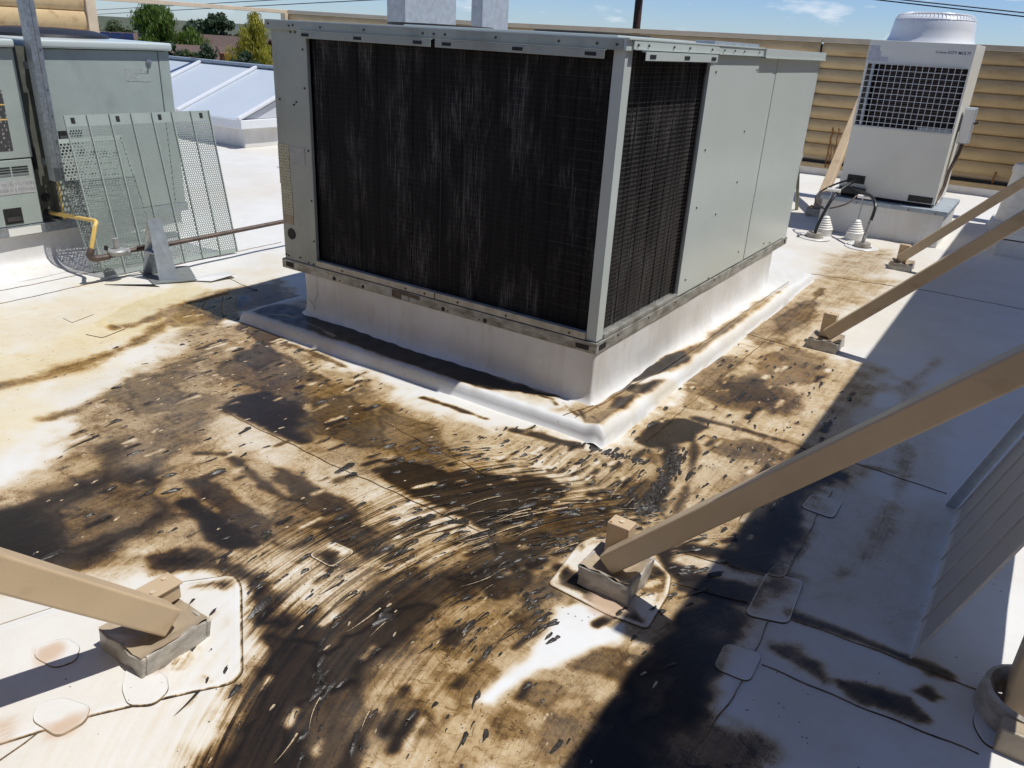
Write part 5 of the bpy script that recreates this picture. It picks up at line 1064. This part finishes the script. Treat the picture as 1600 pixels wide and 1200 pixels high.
# fan guard showing as a dark hump above its lid
MB().lathe([(.46, 0), (.45, .022), (.36, .048), (.18, .060), (.0, .062)], (-4.95, .25, 1.474), 28, False).build('fan_hump', M['black'], LU, True)
st = thing('steel_strut', 'upright galvanized channel crossing the left unit from the top edge', 'strut', (-3.97, -.30, .6))
MB().box((-4.02, -.338, .605), (-3.945, -.2985, 2.5), .003).build('channel', M['galv'], st); MB().box((-4.02, -.2975, .605), (-3.943, -.268, 2.5), .003).build('channel_lip', M['galv'], st)
MB().box((-4.097, -.33, .70), (-4.0205, -.27, .74)).box((-4.097, -.33, 1.30), (-4.0205, -.27, 1.34)).build('bracket', M['galv'], st)
scw = disc_part('screw', (-3.943, -.283, .72), (1, 0, 0), .007, M['screw'], st, .004, 8)
for z in (.63, .86, 1.02, 1.18, 1.42): c = scw.copy(); S.collection.objects.link(c); c.location = c.location + Vector((0, .0, z-.72))

# leaning perforated hail guards
def hail_guard(label, o0, uax, vax, W_, H_, nrib, solid, per, name='hail_guard', slots=(), mat='green_old', hole=.355, rh=.014):
    uax = Vector(uax).normalized(); vax = Vector(vax).normalized(); nax = uax.cross(vax).normalized()
    R_ = Matrix((uax, vax, nax)).transposed().to_4x4(); R_.translation = Vector(o0)
    t = bpy.data.objects.new(name, None); S.collection.objects.link(t); t.matrix_world = R_; t.empty_display_size = .1; tag(t, label, 'hail guard')
    def add(o): o.parent = t; return o
    key = 'perf%d%s' % (int(per*1e4), mat)
    if key not in M: M[key] = perforated('perforated_sheet', per, hole, (0, 1), (.27, .31, .28, 1) if mat == 'green_old' else (.44, .43, .41, 1))
    ws = W_/(nrib+1)
    for k in range(nrib+1):
        a, b = k*ws+.004, (k+1)*ws-.004
        add(MB().box((a, .03, 0), (b, H_-solid, .0015)).build('perforated_strip', M[key]))
        add(MB().box((a, H_-solid+.0005, 0), (b, H_, .0018)).build('plain_strip', M[mat]))
        add(MB().box((a, 0, 0), (b, .0295, .0018)).build('plain_strip', M[mat]))
    for k in range(nrib+2):
        x = min(max(k*ws, .0035), W_-.0035); add(MB().box((x-.0035, 0, -.001), (x+.0035, H_, rh), .001).build('rib', M[mat]))
    for x in slots: add(MB().box((x-.013, H_-solid*.75, .0019), (x+.013, H_-solid*.22, .0028)).build('slot', M['dark_gap']))
    return t
b0 = Vector((-3.60, -.30, .012)); b1 = Vector((-3.53, .74, .012)); t0 = Vector((-3.80, -.235, 1.02)); 
hail_guard('perforated grey green hail guard with six ribs leaning on the left unit', b0, b1-b0, (t0-b0)-(b1-b0).normalized()*((t0-b0).dot((b1-b0).normalized()))+Vector((0, 0, 0)), 1.04, 1.045, 6, .07, .0175, slots=(.055, .35, .65, .97))
hail_guard('coarser perforated guard sheet peeking out left of the ribbed hail guard', (-3.76, -.28, .012), (.06, 1.0, 0), (-.33, .0, .86), .50, .90, 0, .03, .024, 'guard_sheet')
hail_guard('grey ribbed hail guard leaning on the side fence in the shade', (1.584, .198, .004), (-.02, -1.04, 0), (.27, .0, .80), 1.04, 1.02, 4, .07, .0145, mat='guard_grey', hole=.24, rh=.007)
t = MB(); 
for k in range(1): t.extrude([(1.535, .222, 0), (1.575, .222, 0), (1.80, .222, .70), (1.76, .222, .70)], (0, .012, 0)).extrude([(1.571, .2345, 0), (1.575, .2345, 0), (1.80, .2345, .70), (1.796, .2345, .70)], (0, .03, 0))
tag(t.build('leaning_channel', M['galv_flat']), 'narrow folded metal channel leaning on the side fence beyond the grey hail guard', 'metal channel')

# ================================================================ gas line
GP = thing('gas_pipe', 'yellow and rusty gas line leaving the left unit and running behind the big unit', 'gas pipe', (-3.45, -.3, 0))
MB().tube([(XL-.05, -.305, .362), (-3.56, -.32, .405)]+[(-3.52, -.335, .402), (-3.505, -.355, .385)]+[(-3.50, -.41, .235)], .0135, 10).build('yellow_pipe', M['pipe_yellow'], GP, True)
MB().tube(bez([(-3.50, -.405, .245), (-3.50, -.425, .205), (-3.50, -.395, .178), (-3.495, -.30, .175)], 5), .022, 10).build('elbow', M['pipe_dark'], GP, True)
MB().tube([(-3.495, -.30, .177), (-3.47, -.16, .195), (-3.38, .08, .215), (-3.38, 2.9, .235)], .0165, 10).build('iron_pipe', M['pipe_dark'], GP, True)
MB().lathe([(.0, -.02), (.06, -.018), (.066, -.004), (.066, .008), (.058, .016), (.02, .020), (.018, .09), (.0, .092)], (-3.485, -.245, .200), 24, False).build('regulator', M['cast'], GP, True)
MB().tube([(-3.49, -.315, .22), (-3.49, -.315, .25)], .012, 8).build('vent_plug', M['black'], GP)
MB().tube([(-3.478, -.19, .190), (-3.468, -.165, .194)], .024, 8).build('union_nut', M['cast'], GP)
bx('valve_handle', (-3.44, -.13, .218), (-3.42, -.06, .226), M['pipe_dark'], GP)
SB = thing('pipe_support', 'bent galvanized bracket carrying the gas line on a grey rubber mat', 'bracket', (-3.3, -.05, 0))
def quadplate(nm, a, b, c, d, th, mat, par):
    n_ = (Vector(b)-Vector(a)).cross(Vector(d)-Vector(a)).normalized()*th; return MB().extrude([a, b, c, d], n_).build(nm, mat, par)
quadplate('front_leg', (-3.275, -.100, .004), (-3.195, -.005, .004), (-3.285, -.028, .425), (-3.325, -.098, .425), .004, M['galv_flat'], SB)
quadplate('rear_leg', (-3.47, -.10, .004), (-3.44, .0, .004), (-3.290, -.028, .425), (-3.330, -.098, .425), .004, M['galv'], SB)
bx('pipe_saddle', (-3.41, -.10, .185), (-3.29, -.02, .196), M['galv_flat'], SB)
def sheet(name, pts, th, mat, label, cat, curl=0):
    V = [(x, y, z) for x, y, z in pts]; m_ = MB(); m_.extrude(V, (0, 0, th)); o = m_.build(name, mat); tag(o, label, cat); return o
sheet('rubber_mat', [(-3.67, -.02, .006), (-3.24, -.17, .006), (-3.11, .075, .008), (-3.45, .25, .006)], .006, M['mat'], 'grey rubber mat under the gas line bracket', 'mat')
sheet('rubber_flap', [(-3.46, -.38, .004), (-3.20, -.20, .02), (-3.17, -.17, .004), (-3.42, -.34, .002)], .004, M['black'], 'curled black rubber strip lying in front of the mat', 'rubber strip')
o = sheet('loose_membrane', [(-3.20, .02, .004), (-3.02, .12, .012), (-2.98, .30, .035), (-3.16, .34, .006)], .003, M['curb'], 'loose white membrane flap with its corner lifted right of the mat', 'membrane flap')

# ================================================================ skylight
SK = thing('skylight', 'long translucent ridge skylight with aluminium bars on a white curb', 'skylight', (-10, 5.5, 0))
bx('curb_body', (-12.6, 4.45, 0), (-8.08, 7.4, .27), M['curb'], SK, .01); bx('sill_frame', (-12.65, 4.34, .272), (-7.99, 7.5, .395), M['white_bright'], SK, .008)
glz = pm('translucent_glazing', (.47, .52, .57), .4, 0, .03, 1); glg = pm('gable_glazing', (.52, .54, .57), .3, 0, .03, 1)
ry, rz = 5.88, 1.0; edges = [-8.03, -9.42, -10.85, -12.3]
for a, b in zip(edges, edges[1:]):
    V = [(a, 4.36, .40), (b, 4.36, .40), (b, ry, rz), (a, ry, rz)]; raw('glazing_panel', V+[(x, y, z-.02) for x, y, z in V], [(0, 1, 2, 3), (7, 6, 5, 4), (0, 4, 5, 1), (1, 5, 6, 2), (2, 6, 7, 3), (3, 7, 4, 0)], glz, SK)
    V = [(a, 7.40, .40), (a, ry+.004, rz), (b, ry+.004, rz), (b, 7.40, .40)]; raw('glazing_panel', V+[(x, y, z-.02) for x, y, z in V], [(0, 1, 2, 3), (7, 6, 5, 4), (0, 4, 5, 1), (1, 5, 6, 2), (2, 6, 7, 3), (3, 7, 4, 0)], glz, SK)
raw('gable_glazing', [(-8.05, 4.45, .40), (-8.05, 7.3, .40), (-8.05, ry, .965), (-8.07, 4.45, .40), (-8.07, 7.3, .40), (-8.07, ry, .965)], [(0, 1, 2), (5, 4, 3), (0, 3, 4, 1), (1, 4, 5, 2), (2, 5, 3, 0)], glg, SK)
dv = Vector((0, ry-4.36, rz-.40)).normalized(); sd = Vector((1, 0, 0)); nn = sd.cross(dv)
for x in edges:
    R_ = Matrix((sd, dv, nn)).transposed().to_4x4(); R_.translation = Vector((x, 4.33, .392)); MB().box((-.035, 0, .0), (.035, 1.66, .04), .006, R_).build('glazing_bar', M['white_bright'], SK)
    R_ = Matrix((sd, Vector((0, -dv.y, dv.z)), Vector((0, dv.z, dv.y)))).transposed().to_4x4(); R_.translation = Vector((x, 7.43, .392)); MB().box((-.035, 0, .0), (.035, 1.64, .04), .006, R_).build('glazing_bar', M['white_bright'], SK)
bx('ridge_cap', (-12.35, ry-.05, rz+.004), (-8.0, ry+.05, rz+.05), M['galv_flat'], SK, .01)
# flues
for x0, x1, y0, y1, lab in ((-5.107, -4.848, 4.2, 5.13, 'wide square sheet metal flue rising behind the big unit'), (-3.925, -3.787, 4.2, 4.69, 'narrow square sheet metal flue to the right of the wide one')):
    t = thing('flue_duct', lab, 'flue', (x0, y0, 0)); bx('duct', (x0, y0, 0), (x1, y1, 3.6), M['flue'], t, .004); bx('corner_seam', (x1-.006, y0-.006, .1), (x1+.006, y0+.006, 3.5), M['galv'], t); bx('flashing', (x0-.05, y0-.05, -.01), (x1+.05, y1+.05, .12), M['curb'], t)

# ================================================================ beyond the roof
GZ = -8.0
land = bpy.data.materials.new('plain'); 
mp_l, n, l, b = nt('grassland'); geo = n.new('ShaderNodeNewGeometry'); a = noise(n, l, geo.outputs['Position'], .004, 8, .7); c = ramp(n, l, a.outputs['Fac'], [(.35, (.035, .05, .025)), (.6, (.09, .095, .05)), (.75, (.16, .14, .09))]); l.new(c.outputs[0], b.inputs['Base Color']); b.inputs['Roughness'].default_value = .95
o = raw('ground', [(-9000, -9000, GZ), (9000, -9000, GZ), (9000, 9000, GZ), (-9000, 9000, GZ)], [(0, 1, 2, 3)], mp_l); tag(o, kind='structure')
hm, n, l, b = nt('far_hills'); geo = n.new('ShaderNodeNewGeometry'); a = noise(n, l, geo.outputs['Position'], .006, 6); c = ramp(n, l, a.outputs['Fac'], [(.3, (.05, .075, .085)), (.7, (.09, .115, .12))]); l.new(c.outputs[0], b.inputs['Base Color']); b.inputs['Roughness'].default_value = 1  # bluish base colour paints distance haze onto the hills
V = []; F = []; N = 90; rs = np.random.RandomState(2)
for k in range(N):
    ang = math.radians(20+k*1.6); R1 = 1500
    for (r, z) in ((R1, GZ-1), (R1+250, -12+6*math.sin(k*.7)+3*math.sin(k*1.9)), (R1+900, -16)):
        V.append((-math.sin(ang)*r*1.0, math.cos(ang)*r, z))
F = [(k*3+j, k*3+3+j, k*3+4+j, k*3+1+j) for k in range(N-1) for j in range(2)]
o = raw('hills', V, F, hm, None, True); tag(o, kind='structure')

def leaf_mat(name, c0, c1):
    m, n, l, b = nt(name); g = n.new('ShaderNodeNewGeometry'); a = noise(n, l, g.outputs['Position'], 1.2, 5, .7); l.new(ramp(n, l, a.outputs['Fac'], [(.35, c0), (.68, c1)]).outputs[0], b.inputs['Base Color'])
    b.inputs['Roughness'].default_value = .6; b.inputs['Subsurface Weight'].default_value = 0
    tl = n.new('ShaderNodeBsdfTranslucent'); tl.inputs['Color'].default_value = (*[min(1, v*1.6) for v in c1], 1); mxs = n.new('ShaderNodeMixShader'); mxs.inputs[0].default_value = .3
    l.new(b.outputs[0], mxs.inputs[1]); l.new(tl.outputs[0], mxs.inputs[2]); l.new(mxs.outputs[0], n['Material Output'].inputs[0]); return m
bark = pm('bark', (.10, .075, .055), .9, 0, .2, 6)
def tree(name, label, x, y, top, rad, kind, mat, seed, low=None, n=4200, leaf=.16):
    rs = np.random.RandomState(seed); t = thing(name, label, 'tree', (x, y, GZ)); H = top-GZ; base = GZ if low is None else low
    m_ = MB().tube([(x, y, GZ), (x+.1, y, GZ+H*.35), (x-.1, y+.1, GZ+H*.7), (x, y, GZ+H*.92)], [.28, .2, .11, .03], 7)
    for k in range(9):
        a = rs.uniform(0, 2*PI); z = base+(top-base)*rs.uniform(.1, .75); q = rad*.7*(1-(z-base)/(top-base)*.5); m_.tube([(x, y, z-.3), (x+math.cos(a)*q*.5, y+math.sin(a)*q*.5, z+q*.35), (x+math.cos(a)*q, y+math.sin(a)*q, z+q*.5)], [.09, .05, .02], 5)
    m_.build('trunk', bark, t)
    # clumps of leaves
    K = {'cone': 60, 'maple': 70}.get(kind, 34); C_ = []
    for k in range(K):
        u = rs.rand(); a = rs.uniform(0, 2*PI)
        if kind == 'cone': hz = u**.8; rr = rad*(1-hz)*rs.uniform(.55, 1.0); s_ = rad*.22*(1.15-hz*.7)
        elif kind == 'gap':
            sgn = -1 if k % 2 else 1; hz = rs.uniform(.25, .95) if sgn > 0 else rs.uniform(.15, .72); C_.append((x+sgn*rad*.5+rs.normal(0, rad*.17), y+rs.normal(0, rad*.3), base+(top-base)*hz, rad*rs.uniform(.16, .30))); continue
        elif kind == 'spire': hz = u; rr = rad*math.sin(PI*min(1, hz*.8+.18))**.7*rs.uniform(.3, 1.0)*(1-.55*hz**2.2); s_ = rad*rs.uniform(.18, .30)
        elif kind == 'maple': hz = u**.9; rr = rad*(1-.80*hz**1.3)*rs.uniform(.25, 1.0); s_ = rad*rs.uniform(.13, .22)
        else: hz = u; rr = rad*math.sqrt(max(.02, 1-(2*hz-.85)**2*.8))*rs.uniform(.3, 1); s_ = rad*rs.uniform(.18, .34)
        C_.append((x+math.cos(a)*rr, y+math.sin(a)*rr, base+(top-base)*hz*.93, s_))
    C_ = np.array(C_); idx = rs.randint(0, len(C_), n); dirs = rs.normal(size=(n, 3)); dirs /= np.linalg.norm(dirs, axis=1)[:, None]
    P0 = C_[idx, :3]+dirs*(C_[idx, 3]*rs.rand(n)**.45)[:, None]*np.array([1, 1, .8 if kind != 'spire' else 1.5])
    sz = leaf*rs.uniform(.6, 1.5, n); a1 = rs.normal(size=(n, 3)); a1 /= np.linalg.norm(a1, axis=1)[:, None]; a2 = np.cross(a1, dirs); a2 /= np.linalg.norm(a2, axis=1)[:, None]+1e-9
    if kind in ('spire', 'maple'): a1 = a1*.5+np.array([0, 0, 1.0]); a2 *= .55
    V = np.stack([P0-a1*sz[:, None], P0+a2*sz[:, None]*.6, P0+a1*sz[:, None], P0-a2*sz[:, None]*.6], 1).reshape(-1, 3)
    me = bpy.data.meshes.new('crown'); me.vertices.add(len(V)); me.vertices.foreach_set('co', V.astype(np.float32).ravel()); me.loops.add(n*4); me.loops.foreach_set('vertex_index', np.arange(n*4, dtype=np.int32))
    me.polygons.add(n); me.polygons.foreach_set('loop_start', np.arange(n, dtype=np.int32)*4); me.polygons.foreach_set('loop_total', np.full(n, 4, np.int32)); me.update(calc_edges=True); me.materials.append(mat)
    o = bpy.data.objects.new('crown', me); S.collection.objects.link(o); attach(o, t)
    if 'top' and kind: pass
    return t
LF = dict(g=leaf_mat('maple_leaves', (.035, .075, .008), (.13, .20, .02)), d=leaf_mat('dark_leaves', (.012, .03, .012), (.05, .085, .03)), b=leaf_mat('spruce_needles', (.03, .06, .06), (.10, .15, .14)), y=leaf_mat('yellow_leaves', (.13, .15, .012), (.42, .36, .03)), o=leaf_mat('olive_leaves', (.03, .05, .018), (.11, .14, .05)))
tree('broad_tree', 'low olive crowned tree left of the bright green maple', -80.6, 45.6, 1.3, 3.2, 'ball', LF['o'], 1, -3)
tree('broad_tree', 'dark bushy tree between olive tree and bright green maple', -76.5, 47.0, 1.35, 2.6, 'ball', LF['d'], 12, -3)
tree('maple_tree', 'tall bright green tree rising highest over the houses', -69.4, 43.6, 2.95, 4.8, 'maple', LF['g'], 2, -5.5, 15000, .19)
tree('maple_tree', 'lower right shoulder of bright green foliage beside the blue spruce', -66.9, 45.6, 1.0, 2.4, 'spire', LF['g'], 22, -4.5, 6000, .17)
tree('spruce_tree', 'blue grey conical spruce behind the brown roofs', -80.0, 55.0, 1.45, 2.5, 'cone', LF['b'], 3, -3.2, 5200, .17)
tree('elm_tree', 'dark tree with a gap of sky between its two lobes', -86.9, 62.4, 2.4, 2.9, 'gap', LF['d'], 4, -1.5, 6000, .2)
tree('yellow_tree', 'yellow green tree next to the big unit', -56.6, 44.3, 2.3, 2.6, 'spire', LF['y'], 5, -4.6, 15000, .12)
tree('shrub_tree', 'dark leafy tree in front of the solar house', -56.6, 36.0, .15, 1.6, 'ball', LF['d'], 6, -4, 3600, .1)
tree('shrub_tree', 'olive green tree right of the solar house', -55.2, 36.6, -.3, 1.3, 'ball', LF['o'], 16, -4, 3000, .1)
tree('shrub_tree', 'rounded green tree in front of the brown gabled house', -53.5, 36.9, .2, 1.7, 'ball', LF['d'], 7, -4, 3600, .1)
tree('shrub_tree', 'dark green tree beside the brick chimney', -50.2, 38.0, -.25, 1.5, 'ball', LF['d'], 8, -4, 3600, .1)
# houses
shg = pm('roof_shingles', (.11, .075, .06), .9, 0, .12, 3); sid = pm('red_brown_siding', (.12, .03, .022), .85, 0, .1, 3); brk = pm('brick', (.30, .11, .055), .85, 0, .15, 6); trimm = pm('eaves', (.10, .05, .04), .8); sol = pm('solar_glass', (.012, .018, .05), .12, 0, .1, 2)
def house(label, c, yaw, L_, W_, eave, ridge, gable=True):
    t = thing('house', label, 'house', (c[0], c[1], GZ)); R_ = Matrix.Translation(Vector((c[0], c[1], 0))) @ Matrix.Rotation(yaw, 4, 'Z')
    MB().box((-L_/2, -W_/2, GZ), (L_/2, W_/2, eave), 0, R_).build('wall', sid, t)
    for s in (-1, 1):
        m_ = MB(); pts = [(-L_/2-.4, s*(W_/2+.4), eave-.15), (L_/2+.4, s*(W_/2+.4), eave-.15), (L_/2+.4, 0, ridge), (-L_/2-.4, 0, ridge)]; m_.extrude([R_ @ Vector(p) for p in pts], (0, 0, .14)); m_.build('roof', shg, t)
    for s in (-1, 1):
        m_ = MB(); x = s*(L_/2-.02); m_.extrude([R_ @ Vector(p) for p in ((x, -W_/2, eave), (x, W_/2, eave), (x, 0, ridge-.03))], R_.to_3x3() @ Vector((-s*.1, 0, 0))); m_.build('gable', sid, t)
    return t, R_
h1, R1 = house('brown roofed house with solar panels below the bright green tree', (-76.5, 46.0), math.radians(60), 11, 6, -1.3, .05)
def roofquad(t, R_, x0, x1, v0, v1, W_, eave, ridge, side, name, mat, off=.2):
    def P3(x, v): return R_ @ Vector((x, side*(W_/2+.4)*(1-v), eave-.15+(ridge-eave+.15)*v+off))
    a, b, c, d = P3(x0, v0), P3(x1, v0), P3(x1, v1), P3(x0, v1); m_ = MB(); m_.extrude([a, b, c, d], (0, 0, .05)); return m_.build(name, mat, t)
for x0 in (-3.2, .3):
    for i in range(3):
        for j in range(2): roofquad(h1, R1, x0+i*1.0, x0+i*1.0+.95, .22+j*.36, .54+j*.36, 6, -1.3, .05, -1, 'solar_panel', sol)
for x in (-4.8, 3.9): MB().box((x, -2.2, -1.2), (x+1.6, -1.2, -.15), 0, R1).build('dormer', brk, h1)
h2, R2 = house('brown house whose dark red gable faces the roof', (-64.5, 48.2), math.radians(18), 7, 7, -1.6, .35)
h3, R3 = house('lower brown roofed wing in front of the gabled house', (-61.5, 43.6), math.radians(60), 8, 5, -1.7, -.45)
MB().box((-59.35, 42.65, GZ), (-58.65, 43.35, -.78), .03).build('chimney', brk, h3)
h4, R4 = house('small dark red roofed house low beside the yellow tree', (-61.5, 49.4), math.radians(50), 6, 5, -2.4, -1.35)
sh = thing('solar_array', 'small blue solar panel row between the trees', 'solar panel', (-62, 42, -8))
MB().box((-62.3, 41.4, -1.75), (-61.9, 42.7, -1.45), .02).build('panel', sol, sh); MB().box((-62.2, 42.0, GZ), (-62.0, 42.2, -1.76)).build('post', bark, sh)
# utility pole and wires
up_ = thing('utility_pole', 'dark brown utility pole standing behind the back fence', 'utility pole', (-14.45, 30, GZ))
MB().tube([(-14.43, 30, GZ), (-14.55, 30, 5.6)], [.19, .155], 12).build('pole', M['brown_wood'], up_, True); MB().box((-16.0, 29.93, 4.26), (-13.1, 30.07, 4.38)).build('crossarm', M['brown_wood'], up_)
WIRE_R = ((-.516, 30, 3.314), (-.485, 30, 3.20))
for (a, b), lab in ((((-15.5, 30, 4.12), (-104.9, 58.8, 2.18)), 'upper power line left of the pole'), (((-15.0, 30, 3.9), (-104.7, 58.6, 1.67)), 'lower power line left of the pole'),
                    (((-13.9, 30, 4.385), None), 'upper power line right of the pole'), (((-14.3, 30, 4.385), None), 'lower power line right of the pole')):
    a = Vector(a)
    if b is None:
        q = WIRE_R[0 if 'upper' in lab else 1]; b = Vector(q)
    b = Vector(b); b2 = a+(b-a)*1.6; pts = []
    for k in range(25):
        s_ = k/24; p = a.lerp(b2, s_); p.z -= .5*4*s_*(1-s_)*0; pts.append(p)
    tag(MB().tube(pts, .022 if b.x > -50 else .03, 5).build('power_line', M['wire']), lab, 'power line')
